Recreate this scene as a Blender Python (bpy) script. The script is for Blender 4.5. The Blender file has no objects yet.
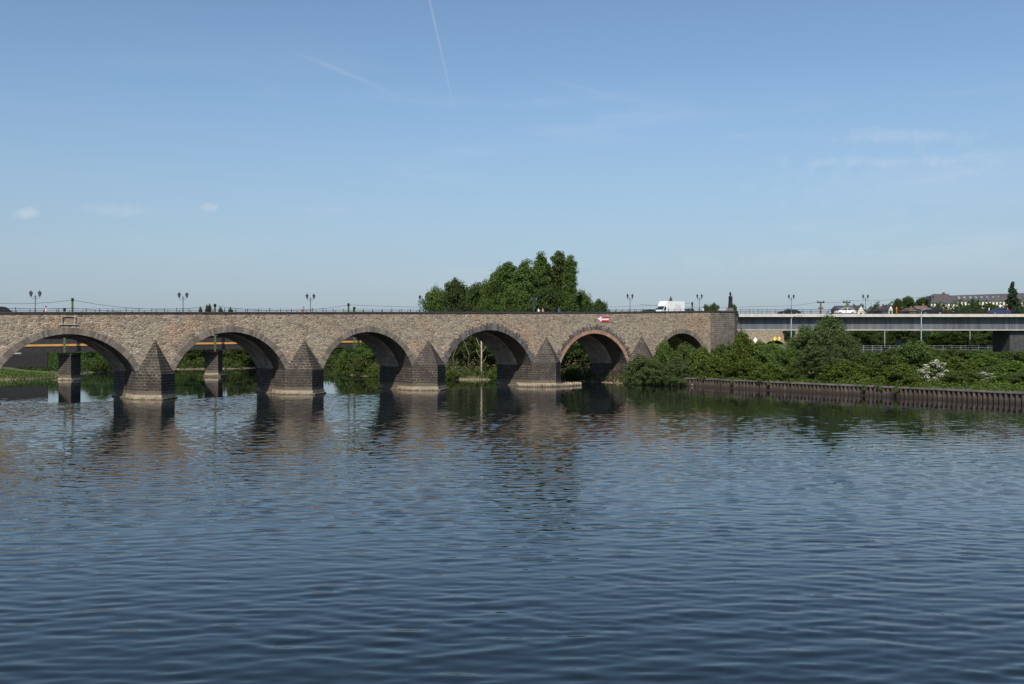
import bpy, bmesh, math, random
import numpy as np
from mathutils import Vector, Matrix
R = math.radians
sc = bpy.context.scene
COL = sc.collection
rng = np.random.RandomState(7)
random.seed(7)

# ---------------------------------------------------------------- camera
EYE = 7.9; F = 995.0; CX = 512.0; HY = 342.0
cd = bpy.data.cameras.new('camera'); cam = bpy.data.objects.new('camera', cd); COL.objects.link(cam)
cam.location = (0, 0, EYE); cam.rotation_euler = (R(90), 0, 0)
cd.sensor_width = 36.0; cd.lens = 36.0 * F / 1024.0; cd.clip_start = 0.5; cd.clip_end = 20000
sc.camera = cam

# ---------------------------------------------------------------- light
SUN_EL = R(44); SUN_ROT = R(193.5)
sc.view_settings.view_transform = 'Standard'; sc.view_settings.look = 'None'
sc.view_settings.gamma = 1.0; sc.view_settings.use_curve_mapping = False
sc.view_settings.exposure = 0.36
w = bpy.data.worlds.new('World'); sc.world = w; w.use_nodes = True
wt = w.node_tree; wn = wt.nodes; wl = wt.links
for n in list(wn): wn.remove(n)

def mth(nt, op, a, b=None, c=None, clamp=False):
    n = nt.nodes.new('ShaderNodeMath'); n.operation = op; n.use_clamp = clamp
    for i, v in enumerate((a, b, c)):
        if v is None: continue
        if hasattr(v, 'links'): nt.links.new(v, n.inputs[i])
        else: n.inputs[i].default_value = v
    return n.outputs[0]
def mixc(nt, f, a, b, mode='MIX'):
    n = nt.nodes.new('ShaderNodeMix'); n.data_type = 'RGBA'; n.blend_type = mode
    for i, v in ((0, f), (6, a), (7, b)):
        if hasattr(v, 'links'): nt.links.new(v, n.inputs[i])
        elif i == 0: n.inputs[0].default_value = v
        else: n.inputs[i].default_value = tuple(v) + ((1,) if len(v) == 3 else ())
    return n.outputs[2]
def maprange(nt, v, a, b, c=0.0, d=1.0, smooth=True):
    n = nt.nodes.new('ShaderNodeMapRange'); n.interpolation_type = 'SMOOTHSTEP' if smooth else 'LINEAR'
    nt.links.new(v, n.inputs[0])
    for i, x in enumerate((a, b, c, d)): n.inputs[i + 1].default_value = x
    return n.outputs[0]
def noise(nt, vec, scale, detail=3, rough=0.5, out='Fac'):
    n = nt.nodes.new('ShaderNodeTexNoise'); n.inputs['Scale'].default_value = scale
    n.inputs['Detail'].default_value = detail; n.inputs['Roughness'].default_value = rough
    if vec is not None: nt.links.new(vec, n.inputs['Vector'])
    return n.outputs[out]
def vmap(nt, vec, scale=(1, 1, 1), loc=(0, 0, 0), rot=(0, 0, 0)):
    n = nt.nodes.new('ShaderNodeMapping'); n.inputs['Scale'].default_value = scale
    n.inputs['Location'].default_value = loc; n.inputs['Rotation'].default_value = rot
    nt.links.new(vec, n.inputs['Vector']); return n.outputs[0]

def build_world():
    sky = wn.new('ShaderNodeTexSky'); sky.sky_type = 'NISHITA'; sky.sun_disc = False
    sky.sun_elevation = SUN_EL; sky.sun_rotation = SUN_ROT
    sky.air_density = 1.0; sky.dust_density = 0.75; sky.ozone_density = 2.2; sky.altitude = 60
    tc = wn.new('ShaderNodeTexCoord'); g = tc.outputs['Generated']
    sep = wn.new('ShaderNodeSeparateXYZ'); wl.new(g, sep.inputs[0])
    X, Y, Z = sep.outputs
    ax = mth(wt, 'DIVIDE', X, mth(wt, 'MAXIMUM', Y, 0.05))      # tangent-plane sky coordinates to the north
    az = mth(wt, 'DIVIDE', Z, mth(wt, 'MAXIMUM', Y, 0.05))
    front = mth(wt, 'GREATER_THAN', Y, 0.1)
    # thin high veil and wisps
    n1 = noise(wt, vmap(wt, g, (2.2, 2.2, 14.0), rot=(0, R(7), 0)), 1.6, 7, 0.62)
    n2 = noise(wt, vmap(wt, g, (1.0, 1.0, 5.0), loc=(3, 1, 2)), 1.1, 3)
    low = mth(wt, 'MULTIPLY', maprange(wt, Z, 0.0, 0.10), maprange(wt, Z, 0.13, 0.34, 1, 0))
    wis = mth(wt, 'MULTIPLY', maprange(wt, n1, 0.50, 0.78), maprange(wt, n2, 0.42, 0.66))
    wis = mth(wt, 'MULTIPLY', mth(wt, 'MULTIPLY', wis, low), 0.20)
    # small puffs low on the left
    def puff(px, py, rx, ry, s):
        dx = mth(wt, 'DIVIDE', mth(wt, 'SUBTRACT', ax, (px - 512) / F), rx / F)
        dz = mth(wt, 'DIVIDE', mth(wt, 'SUBTRACT', az, (342 - py) / F), ry / F)
        r = mth(wt, 'SQRT', mth(wt, 'ADD', mth(wt, 'MULTIPLY', dx, dx), mth(wt, 'MULTIPLY', dz, dz)))
        nn = noise(wt, g, 70.0, 5, 0.65)
        v = maprange(wt, mth(wt, 'SUBTRACT', r, mth(wt, 'MULTIPLY', mth(wt, 'SUBTRACT', nn, 0.5), 2.6)), 0.1, 1.2, s, 0)
        return mth(wt, 'MULTIPLY', v, front)
    tot = wis
    for a in ((28, 213, 14, 6.5, .24), (209, 207, 10, 4.5, .18), (940, 185, 170, 34, .06), (860, 262, 240, 16, .05), (905, 136, 75, 9, .12), (870, 162, 90, 6, .09), (120, 210, 46, 8, .10), (330, 210, 40, 5, .05)):
        tot = mth(wt, 'ADD', tot, puff(*a))
    # condensation trails as streaks of sky between two directions
    def trail(x0, y0, x1, y1, wd, s):
        a = ((x0 - 512) / F, (342 - y0) / F); b = ((x1 - 512) / F, (342 - y1) / F)
        L = math.hypot(b[0] - a[0], b[1] - a[1]); t = ((b[0] - a[0]) / L, (b[1] - a[1]) / L)
        u = mth(wt, 'SUBTRACT', ax, a[0]); v = mth(wt, 'SUBTRACT', az, a[1])
        along = mth(wt, 'DIVIDE', mth(wt, 'ADD', mth(wt, 'MULTIPLY', u, t[0]), mth(wt, 'MULTIPLY', v, t[1])), L)
        acr = mth(wt, 'ABSOLUTE', mth(wt, 'SUBTRACT', mth(wt, 'MULTIPLY', u, t[1]), mth(wt, 'MULTIPLY', v, t[0])))
        nn = noise(wt, vmap(wt, g, (60, 60, 60)), 1.0, 3)
        core = maprange(wt, acr, 0.0, wd / F, 1, 0)
        core = mth(wt, 'MULTIPLY', core, maprange(wt, nn, 0.2, 0.7, 0.5, 1))
        env = mth(wt, 'MULTIPLY', maprange(wt, along, -0.3, 0.1), maprange(wt, along, 0.35, 1.0, 1, 0))
        return mth(wt, 'MULTIPLY', mth(wt, 'MULTIPLY', mth(wt, 'MULTIPLY', core, env), s), front)
    tot = mth(wt, 'ADD', tot, trail(425, -20, 460, 135, 1.7, .17))
    tot = mth(wt, 'ADD', tot, trail(372, 84, 272, 42, 3.5, .10))
    tot = mth(wt, 'ADD', tot, trail(610, 95, 520, 72, 3.5, .05))
    tot = mth(wt, 'MINIMUM', tot, 1.0)
    col0 = sky.outputs[0]
    # slightly muted, as the humid summer air over the river
    hz = maprange(wt, Z, 0.0, 0.24, 0.85, 0.0, False)
    col = mixc(wt, hz, col0, (2.75, 3.2, 4.15))
    col = mixc(wt, 1.0, col, (.98, 1.05, 1.07), 'MULTIPLY')
    col = mixc(wt, tot, col, (7.6, 7.4, 7.8))
    bg = wn.new('ShaderNodeBackground'); bg.inputs[1].default_value = 0.088
    wl.new(col, bg.inputs[0])
    o = wn.new('ShaderNodeOutputWorld'); wl.new(bg.outputs[0], o.inputs[0])
build_world()
sl = bpy.data.lights.new('sun', 'SUN'); sl.energy = 3.7; sl.angle = R(0.53); sl.color = (1.0, 0.94, 0.85)
so = bpy.data.objects.new('sun', sl); COL.objects.link(so)
sd = Vector((math.sin(SUN_ROT) * math.cos(SUN_EL), math.cos(SUN_ROT) * math.cos(SUN_EL), math.sin(SUN_EL)))
so.rotation_euler = sd.to_track_quat('Z', 'Y').to_euler(); so.location = (0, -60, 90)

# ---------------------------------------------------------------- helpers
def PX(x, Y): return (x - CX) / F * Y
def PZ(y, Y): return EYE + (HY - y) / F * Y

class MB:
    def __init__(s): s.v = []; s.f = []; s.m = []
    def add(s, vs, fs, mi=0):
        o = len(s.v); s.v += [tuple(p) for p in vs]; s.f += [tuple(i + o for i in f) for f in fs]; s.m += [mi] * len(fs); return s
    def box(s, x0, x1, y0, y1, z0, z1, mi=0):
        v = [(x0, y0, z0), (x1, y0, z0), (x1, y1, z0), (x0, y1, z0), (x0, y0, z1), (x1, y0, z1), (x1, y1, z1), (x0, y1, z1)]
        return s.add(v, [(0, 3, 2, 1), (4, 5, 6, 7), (0, 1, 5, 4), (1, 2, 6, 5), (2, 3, 7, 6), (3, 0, 4, 7)], mi)
    def prism(s, pts, z0, z1, mi=0):         # pts CCW from above
        n = len(pts)
        f0 = z0 if callable(z0) else (lambda x, y: z0); f1 = z1 if callable(z1) else (lambda x, y: z1)
        v = [(x, y, f0(x, y)) for x, y in pts] + [(x, y, f1(x, y)) for x, y in pts]
        return s.add(v, [tuple(range(n - 1, -1, -1)), tuple(range(n, 2 * n))] + [(i, (i + 1) % n, n + (i + 1) % n, n + i) for i in range(n)], mi)
    def side(s, pts, y0, y1, mi=0):          # polygon in x,z extruded along y
        n = len(pts)
        v = [(x, y0, z) for x, z in pts] + [(x, y1, z) for x, z in pts]
        return s.add(v, [tuple(range(n)), tuple(range(2 * n - 1, n - 1, -1))] + [((i + 1) % n, i, n + i, n + (i + 1) % n) for i in range(n)], mi)
    def tube(s, pts, r, seg=6, mi=0, cap=True):
        pts = [Vector(p) for p in pts]; rs = r if isinstance(r, (list, tuple)) else [r] * len(pts)
        vs = []; fs = []
        for i, p in enumerate(pts):
            d = (pts[min(i + 1, len(pts) - 1)] - pts[max(i - 1, 0)]).normalized()
            a = d.cross(Vector((0, 0, 1)) if abs(d.z) < .9 else Vector((1, 0, 0))).normalized(); b = d.cross(a)
            for k in range(seg):
                t = 2 * math.pi * k / seg; vs.append(p + (a * math.cos(t) + b * math.sin(t)) * rs[i])
        for i in range(len(pts) - 1):
            for k in range(seg):
                k2 = (k + 1) % seg; fs.append((i * seg + k, i * seg + k2, (i + 1) * seg + k2, (i + 1) * seg + k))
        if cap:
            fs.append(tuple(range(seg - 1, -1, -1))); o = (len(pts) - 1) * seg; fs.append(tuple(range(o, o + seg)))
        return s.add(vs, fs, mi)
    def lathe(s, prof, seg=10, c=(0, 0), sx=1, sy=1, mi=0):    # prof: (r,z)
        vs = []; fs = []
        for r, z in prof:
            for k in range(seg):
                t = 2 * math.pi * k / seg; vs.append((c[0] + sx * r * math.cos(t), c[1] + sy * r * math.sin(t), z))
        n = len(prof)
        for i in range(n - 1):
            for k in range(seg):
                k2 = (k + 1) % seg; fs.append((i * seg + k, i * seg + k2, (i + 1) * seg + k2, (i + 1) * seg + k))
        fs.append(tuple(range(seg - 1, -1, -1))); fs.append(tuple(range((n - 1) * seg, n * seg)))
        return s.add(vs, fs, mi)
    def build(s, name, mats, parent=None, smooth=False, loc=None):
        me = bpy.data.meshes.new(name); me.from_pydata(s.v, [], s.f)
        if not isinstance(mats, (list, tuple)): mats = [mats]
        for m in mats: me.materials.append(m)
        me.polygons.foreach_set('material_index', s.m)
        if smooth: me.polygons.foreach_set('use_smooth', [True] * len(s.f))
        bm = bmesh.new(); bm.from_mesh(me); bmesh.ops.recalc_face_normals(bm, faces=bm.faces); bm.to_mesh(me); bm.free()
        me.update()
        o = bpy.data.objects.new(name, me); COL.objects.link(o)
        if parent is not None: o.parent = parent
        if loc is not None: o.location = loc
        return o

def tag(o, label, cat, group=None, kind=None):
    if label: o['label'] = label
    if cat: o['category'] = cat
    if group: o['group'] = group
    if kind: o['kind'] = kind
    return o
def empty(name, loc, rz=0, label=None, cat=None, group=None):
    o = bpy.data.objects.new(name, None); COL.objects.link(o); o.location = loc; o.rotation_euler = (0, 0, rz)
    o.empty_display_size = 0.5
    return tag(o, label, cat, group)
def copy_tree(o, parent=None):
    c = o.copy(); COL.objects.link(c); c.parent = parent
    for ch in list(o.children): copy_tree(ch, c)
    return c
def relabel(o, loc, rz=None, label=None, group=None, scale=None):
    o.location = loc
    if rz is not None: o.rotation_euler = (0, 0, rz)
    if label: o['label'] = label
    if group: o['group'] = group
    if scale is not None: o.scale = scale
    return o
def pmesh(name, V, Fq, mats, parent=None, matidx=None):     # fast numpy mesh, quads
    me = bpy.data.meshes.new(name); n = len(V); m = len(Fq)
    me.vertices.add(n); me.vertices.foreach_set('co', np.asarray(V, np.float32).ravel())
    me.loops.add(m * 4); me.loops.foreach_set('vertex_index', np.asarray(Fq, np.int32).ravel())
    me.polygons.add(m); me.polygons.foreach_set('loop_start', np.arange(0, m * 4, 4, dtype=np.int32))
    try: me.polygons.foreach_set('loop_total', np.full(m, 4, dtype=np.int32))
    except Exception: pass
    if not isinstance(mats, (list, tuple)): mats = [mats]
    for q in mats: me.materials.append(q)
    if matidx is not None: me.polygons.foreach_set('material_index', np.asarray(matidx, np.int32))
    me.update(calc_edges=True); me.validate()
    o = bpy.data.objects.new(name, me); COL.objects.link(o)
    if parent is not None: o.parent = parent
    return o

# ---------------------------------------------------------------- materials
def newmat(name):
    m = bpy.data.materials.new(name); m.use_nodes = True; nt = m.node_tree
    b = nt.nodes['Principled BSDF']; b.inputs['Roughness'].default_value = 0.8
    return m, nt, b
def obco(nt): return nt.nodes.new('ShaderNodeTexCoord').outputs['Object']
def bump(nt, b, h, s, d):
    n = nt.nodes.new('ShaderNodeBump'); n.inputs['Strength'].default_value = s; n.inputs['Distance'].default_value = d
    nt.links.new(h, n.inputs['Height']); nt.links.new(n.outputs[0], b.inputs['Normal'])
def plain(name, c, rough=0.7, metal=0.0, var=0.25, sc_=1.5):
    m, nt, b = newmat(name); n = noise(nt, obco(nt), sc_, 4)
    f = maprange(nt, n, 0.3, 0.7, 1 - var, 1 + var)
    v = nt.nodes.new('ShaderNodeVectorMath'); v.operation = 'SCALE'; v.inputs[0].default_value = c; nt.links.new(f, v.inputs['Scale'])
    nt.links.new(v.outputs[0], b.inputs['Base Color']); b.inputs['Roughness'].default_value = rough; b.inputs['Metallic'].default_value = metal
    return m
def ramp(nt, v, stops):
    n = nt.nodes.new('ShaderNodeValToRGB'); e = n.color_ramp.elements
    while len(e) < len(stops): e.new(0.5)
    for i, (p, c) in enumerate(stops): e[i].position = p; e[i].color = tuple(c) + (1,)
    nt.links.new(v, n.inputs[0]); return n.outputs[0]

def rubble(name, cols, mort, stain=0.5, warm=None):
    """coursed rubble in the local plane x,z: irregular stones in a pale joint"""
    m, nt, b = newmat(name); co = obco(nt)
    wob = noise(nt, co, 0.9, 2, out='Color')
    va = nt.nodes.new('ShaderNodeVectorMath'); va.operation = 'MULTIPLY_ADD'; nt.links.new(wob, va.inputs[0]); va.inputs[1].default_value = (.2, .2, .2); nt.links.new(co, va.inputs[2])
    mp = vmap(nt, va.outputs[0], (2.15, 2.15, 4.3))
    vo = nt.nodes.new('ShaderNodeTexVoronoi'); vo.inputs['Scale'].default_value = 1.0; vo.inputs['Randomness'].default_value = .9; nt.links.new(mp, vo.inputs['Vector'])
    ve = nt.nodes.new('ShaderNodeTexVoronoi'); ve.feature = 'DISTANCE_TO_EDGE'; ve.inputs['Scale'].default_value = 1.0; ve.inputs['Randomness'].default_value = .9; nt.links.new(mp, ve.inputs['Vector'])
    s1 = nt.nodes.new('ShaderNodeSeparateColor'); nt.links.new(vo.outputs['Color'], s1.inputs[0])
    c = ramp(nt, s1.outputs[0], cols)
    edge = maprange(nt, ve.outputs['Distance'], 0.02, 0.12, 0.8, 0.0)
    c = mixc(nt, edge, c, mort)
    big = noise(nt, vmap(nt, co, (.10, .10, .22)), 1.0, 5, 0.6)
    c = mixc(nt, maprange(nt, big, .45, .75, 0, stain), c, (.55, .5, .47), 'MULTIPLY')
    pale = noise(nt, vmap(nt, co, (.35, .35, .6), loc=(2, 7, 1)), 1.0, 5, .7)
    c = mixc(nt, maprange(nt, pale, .56, .72, 0, .35), c, (.52, .45, .34))
    if warm:
        w2 = noise(nt, vmap(nt, co, (.13, .13, .13), loc=(9, 4, 3)), 1.0, 3)
        c = mixc(nt, maprange(nt, w2, .5, .72, 0, .7), c, warm, 'MULTIPLY')
    st = noise(nt, vmap(nt, co, (1.5, 1.5, .12)), 1.0, 4, .6)          # run-off streaks
    c = mixc(nt, maprange(nt, st, .5, .8, 0, .45), c, (.5, .47, .45), 'MULTIPLY')
    fine = noise(nt, co, 5.0, 4, .7)
    c = mixc(nt, 1.0, c, ramp(nt, fine, [(.25, (.74, .74, .74)), (.75, (1.2, 1.2, 1.2))]), 'MULTIPLY')
    nt.links.new(c, b.inputs['Base Color']); b.inputs['Roughness'].default_value = .9
    h = mth(nt, 'ADD', maprange(nt, ve.outputs['Distance'], 0, .2), mth(nt, 'MULTIPLY', fine, .5))
    h = mth(nt, 'ADD', h, s1.outputs[1])
    bump(nt, b, h, .7, .08)
    return m
def ashlar(name, c1, c2, mort, bw=.75, bh=.40, ms=.045, stain=.6, fd=.75):
    m, nt, b = newmat(name); co = obco(nt)
    sp = nt.nodes.new('ShaderNodeSeparateXYZ'); nt.links.new(co, sp.inputs[0])
    cb = nt.nodes.new('ShaderNodeCombineXYZ')
    nz = nt.nodes.new('ShaderNodeSeparateXYZ'); nt.links.new(nt.nodes.new('ShaderNodeTexCoord').outputs['Normal'], nz.inputs[0])
    ln = mth(nt, 'MAXIMUM', mth(nt, 'SQRT', mth(nt, 'ADD', mth(nt, 'MULTIPLY', nz.outputs[0], nz.outputs[0]), mth(nt, 'MULTIPLY', nz.outputs[1], nz.outputs[1]))), .001)
    uu = mth(nt, 'DIVIDE', mth(nt, 'SUBTRACT', mth(nt, 'MULTIPLY', nz.outputs[0], sp.outputs[1]), mth(nt, 'MULTIPLY', nz.outputs[1], sp.outputs[0])), ln)
    nt.links.new(uu, cb.inputs[0]); nt.links.new(sp.outputs[2], cb.inputs[1])
    wob = noise(nt, co, 1.2, 2, out='Color')
    va = nt.nodes.new('ShaderNodeVectorMath'); va.operation = 'MULTIPLY_ADD'; nt.links.new(wob, va.inputs[0]); va.inputs[1].default_value = (.9, .14, .0); nt.links.new(cb.outputs[0], va.inputs[2])
    br = nt.nodes.new('ShaderNodeTexBrick'); nt.links.new(va.outputs[0], br.inputs['Vector'])
    br.inputs['Scale'].default_value = 1; br.inputs['Brick Width'].default_value = bw; br.inputs['Row Height'].default_value = bh
    br.inputs['Mortar Size'].default_value = ms; br.inputs['Mortar Smooth'].default_value = .4; br.inputs['Bias'].default_value = -.2
    br.inputs['Color1'].default_value = tuple(c1) + (1,); br.inputs['Color2'].default_value = tuple(c2) + (1,); br.inputs['Mortar'].default_value = tuple(mort) + (1,)
    c = br.outputs['Color']
    fade = noise(nt, vmap(nt, co, (.5, .5, .8), loc=(4, 4, 4)), 1.0, 4, .6)
    c = mixc(nt, maprange(nt, fade, .38, .62, .05, fd), c, tuple((p + q) * .62 for p, q in zip(c1, c2)))
    n = noise(nt, co, .8, 6, .65); c = mixc(nt, 1.0, c, ramp(nt, n, [(.3, (.55, .55, .56)), (.7, (1.3, 1.27, 1.22))]), 'MULTIPLY')
    st = noise(nt, vmap(nt, co, (1.3, 1.3, .15)), 1.0, 4, .6)
    c = mixc(nt, maprange(nt, st, .45, .8, 0, stain), c, (.45, .43, .42), 'MULTIPLY')
    nt.links.new(c, b.inputs['Base Color']); b.inputs['Roughness'].default_value = .85
    bump(nt, b, mth(nt, 'ADD', mth(nt, 'SUBTRACT', 1, br.outputs['Fac']), mth(nt, 'MULTIPLY', n, .6)), .8, .05)
    return m
def island(name, c1, c2, rough=.85, nscale=3.0):
    m, nt, b = newmat(name); g = nt.nodes.new('ShaderNodeNewGeometry')
    c = mixc(nt, g.outputs['Random Per Island'], c1, c2)
    n = noise(nt, obco(nt), nscale, 5, .65); c = mixc(nt, 1.0, c, ramp(nt, n, [(.3, (.65, .65, .65)), (.7, (1.25, 1.25, 1.25))]), 'MULTIPLY')
    nt.links.new(c, b.inputs['Base Color']); b.inputs['Roughness'].default_value = rough; bump(nt, b, n, .5, .04)
    return m
def leafmat(name, c1, c2, c3=None, trans=.35):
    m, nt, b = newmat(name); g = nt.nodes.new('ShaderNodeNewGeometry'); oi = nt.nodes.new('ShaderNodeObjectInfo')
    c = mixc(nt, g.outputs['Random Per Island'], c1, c2)
    n = noise(nt, obco(nt), .45, 3); c = mixc(nt, maprange(nt, n, .38, .66), c, c3 or c2)
    hs = nt.nodes.new('ShaderNodeHueSaturation'); nt.links.new(c, hs.inputs['Color'])
    nt.links.new(maprange(nt, oi.outputs['Random'], 0, 1, .493, .515, False), hs.inputs['Hue'])
    nt.links.new(maprange(nt, oi.outputs['Random'], 0, 1, .85, 1.3, False), hs.inputs['Value'])
    nt.links.new(hs.outputs[0], b.inputs['Base Color']); b.inputs['Roughness'].default_value = .55; b.inputs['Specular IOR Level'].default_value = .25
    tr = nt.nodes.new('ShaderNodeBsdfTranslucent'); nt.links.new(hs.outputs[0], tr.inputs[0])
    mx = nt.nodes.new('ShaderNodeMixShader'); mx.inputs[0].default_value = trans
    nt.links.new(b.outputs[0], mx.inputs[1]); nt.links.new(tr.outputs[0], mx.inputs[2])
    nt.links.new(mx.outputs[0], nt.nodes['Material Output'].inputs[0])
    return m

M = {}
M['rubble'] = rubble('tan_rubble', [(0, (.15, .12, .095)), (.25, (.28, .22, .155)), (.6, (.38, .295, .20)), (.9, (.46, .375, .27)), (1, (.54, .47, .37))], (.40, .335, .26), .45, (1.1, .84, .70))
M['basalt'] = ashlar('basalt_blocks', (.018, .016, .015), (.060, .050, .042), (.21, .165, .125), .72, .40, .05)
M['tower'] = ashlar('weathered_grey_blocks', (.10, .088, .076), (.18, .155, .132), (.27, .235, .20), .9, .42, .05, .4, .15)
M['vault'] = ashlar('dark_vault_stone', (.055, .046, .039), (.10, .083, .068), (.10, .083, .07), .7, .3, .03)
M['vault_back'] = ashlar('bounce_lit_vault_stone', (.24, .205, .17), (.36, .31, .26), (.3, .26, .22), .6, .3, .02)  # rear vault paler: light bounced off the water is put into the colour
M['ring'] = island('grey_voussoirs', (.12, .10, .082), (.25, .21, .17), .85, 5.0)
M['ring_dark'] = island('dark_voussoirs', (.065, .059, .055), (.18, .16, .145))
M['brick'] = island('red_brick', (.33, .17, .11), (.46, .27, .185))
M['footing'] = island('pale_footing_stone', (.24, .19, .13), (.40, .33, .235), .8, .9)
def tide(m, z0, z1, col):
    nt = m.node_tree; b = nt.nodes['Principled BSDF']; src = b.inputs['Base Color'].links[0].from_socket; co = obco(nt)
    sp = nt.nodes.new('ShaderNodeSeparateXYZ'); nt.links.new(co, sp.inputs[0]); n = noise(nt, co, 1.6, 5, .65)
    f = maprange(nt, mth(nt, 'ADD', sp.outputs[2], mth(nt, 'MULTIPLY', mth(nt, 'SUBTRACT', n, .5), .9)), z0, z1, .85, 0)
    nt.links.new(mixc(nt, f, src, col), b.inputs['Base Color'])
tide(M['footing'], .02, .34, (.05, .045, .028)); tide(M['basalt'], .75, 1.35, (.15, .12, .085))
M['coping'] = plain('dark_coping', (.05, .045, .042), .8)
M['iron'] = plain('dark_iron', (.025, .028, .03), .5, .3)
M['lampgrey'] = plain('grey_lamp_iron', (.09, .11, .13), .5, .3)
M['glass_lamp'] = plain('lantern_glass', (.10, .11, .12), .15)
M['asphalt'] = plain('asphalt', (.055, .055, .055), .9)
M['concrete'] = plain('pale_concrete', (.50, .46, .42), .85, 0, .12, .8)
M['galv'] = plain('galvanised_steel', (.30, .34, .35), .5, .4)
M['green_mast'] = plain('green_mast_paint', (.10, .14, .05), .6)
M['white'] = plain('white_paint', (.82, .82, .82), .4, 0, .03)
M['red'] = plain('red_paint', (.62, .03, .05), .5, 0, .08)
M['orange'] = plain('orange_paint', (.66, .34, .09), .6, 0, .18, .5)
M['bronze'] = plain('dark_bronze', (.02, .019, .02), .5, .5)
M['bark'] = plain('bark', (.12, .09, .065), .9)
M['palebark'] = plain('pale_bark', (.42, .35, .27), .9)
M['rail_steel'] = plain('dark_rail_girder', (.045, .038, .038), .6)
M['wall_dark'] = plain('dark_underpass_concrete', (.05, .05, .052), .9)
M['underpass'] = plain('shaded_underpass_concrete', (.016, .016, .018), .9)  # near black, the shade under the railway bridge is painted into the concrete
M['tyre'] = plain('tyre_rubber', (.02, .02, .02), .8); M['carglass'] = plain('car_glass', (.02, .03, .04), .08)
M['slate'] = plain('slate_roof', (.075, .068, .072), .7, 0, .2, .6)
M['house_white'] = plain('cream_render', (.74, .68, .56), .85, 0, .05)
M['window'] = plain('window_glass', (.06, .07, .08), .15)
M['tile'] = plain('red_brown_tile', (.16, .10, .08), .8)
M['yellow'] = plain('yellow_paint', (.85, .60, .10), .5, 0, .05)
M['rock'] = plain('shore_rock', (.26, .22, .17), .9, 0, .4, 3)

def girder_mat():
    m, nt, b = newmat('grey_girder_paint'); co = obco(nt)
    st = noise(nt, vmap(nt, co, (1.1, 1.1, .10)), 1.0, 5, .65)
    c = ramp(nt, st, [(.30, (.055, .061, .07)), (.5, (.10, .112, .128)), (.72, (.155, .17, .185))])
    n = noise(nt, vmap(nt, co, (.5, .5, 1.6)), 1.0, 4)
    c = mixc(nt, maprange(nt, n, .52, .74, 0, .6), c, (.15, .105, .085))
    nt.links.new(c, b.inputs['Base Color']); b.inputs['Roughness'].default_value = .6
    return m
M['girder'] = girder_mat()
def pile_mat():
    m, nt, b = newmat('rusty_sheet_steel'); co = obco(nt)
    sp = nt.nodes.new('ShaderNodeSeparateXYZ'); nt.links.new(co, sp.inputs[0])
    n = noise(nt, vmap(nt, co, (2, 2, .5)), 1.0, 5, .65)
    c = ramp(nt, n, [(.3, (.035, .026, .021)), (.55, (.095, .072, .056)), (.75, (.22, .17, .13))])
    c = mixc(nt, maprange(nt, mth(nt, 'ADD', sp.outputs[2], mth(nt, 'MULTIPLY', n, .3)), .35, .75, .85, 0), c, (.035, .025, .02))
    nt.links.new(c, b.inputs['Base Color']); b.inputs['Roughness'].default_value = .85
    return m
M['pile'] = pile_mat(); M['pilecap'] = plain('grey_cap_beam', (.12, .11, .10), .85, 0, .4, 1)
M['leaf_poplar'] = leafmat('poplar_leaves', (.052, .084, .016), (.11, .155, .034), (.080, .118, .024))
M['leaf_dark'] = leafmat('dark_leaves', (.034, .058, .014), (.078, .115, .028), (.052, .082, .019))
M['leaf_willow'] = leafmat('willow_leaves', (.062, .088, .028), (.115, .150, .050), (.084, .115, .036))
M['leaf_bright'] = leafmat('bramble_leaves', (.060, .094, .014), (.125, .170, .028), (.09, .122, .02))
M['leaf_conifer'] = leafmat('conifer_needles', (.014, .03, .012), (.03, .052, .02), None, .1)
M['grass'] = leafmat('grass_blades', (.065, .11, .02), (.12, .175, .035), (.10, .12, .03))
M['blossom'] = leafmat('cream_blossom', (.55, .54, .42), (.70, .70, .58), None, .2)
M['hay'] = leafmat('dry_scrub', (.16, .115, .07), (.24, .18, .11), None, .2)

# ---------------------------------------------------------------- terrain and water
RIV = np.array([(-700, -600), (-700, 170), (-300, 184), (-160, 197), (-118, 203), (-101, 208), (-101, 228), (-108, 256), (-104, 276), (-97, 287), (-80, 294), (-66, 338),
                (-60, 344), (-47, 300), (-43, 246), (-37, 231), (-28, 222), (-14, 208), (4, 205.5), (13, 199), (21, 188.5), (33, 178.5), (37.9, 170), (65.2, 127.8), (90.5, 89), (120, 40), (260, -600)], float)
def dist_river(P):
    """signed distance, + on land"""
    n = len(RIV); best = np.full(len(P), 1e9); inside = np.zeros(len(P), bool)
    for i in range(n):
        a = RIV[i]; b = RIV[(i + 1) % n]; d = b - a
        t = np.clip(((P - a) @ d) / (d @ d), 0, 1); q = P - (a + t[:, None] * d); best = np.minimum(best, np.hypot(q[:, 0], q[:, 1]))
        c = ((a[1] > P[:, 1]) != (b[1] > P[:, 1]))
        xx = (b[0] - a[0]) * (P[:, 1] - a[1]) / (b[1] - a[1] + 1e-12) + a[0]; inside ^= c & (P[:, 0] < xx)
    return np.where(inside, -best, best)
def sstep(x, a, b): t = np.clip((x - a) / (b - a), 0, 1); return t * t * (3 - 2 * t)
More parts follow.
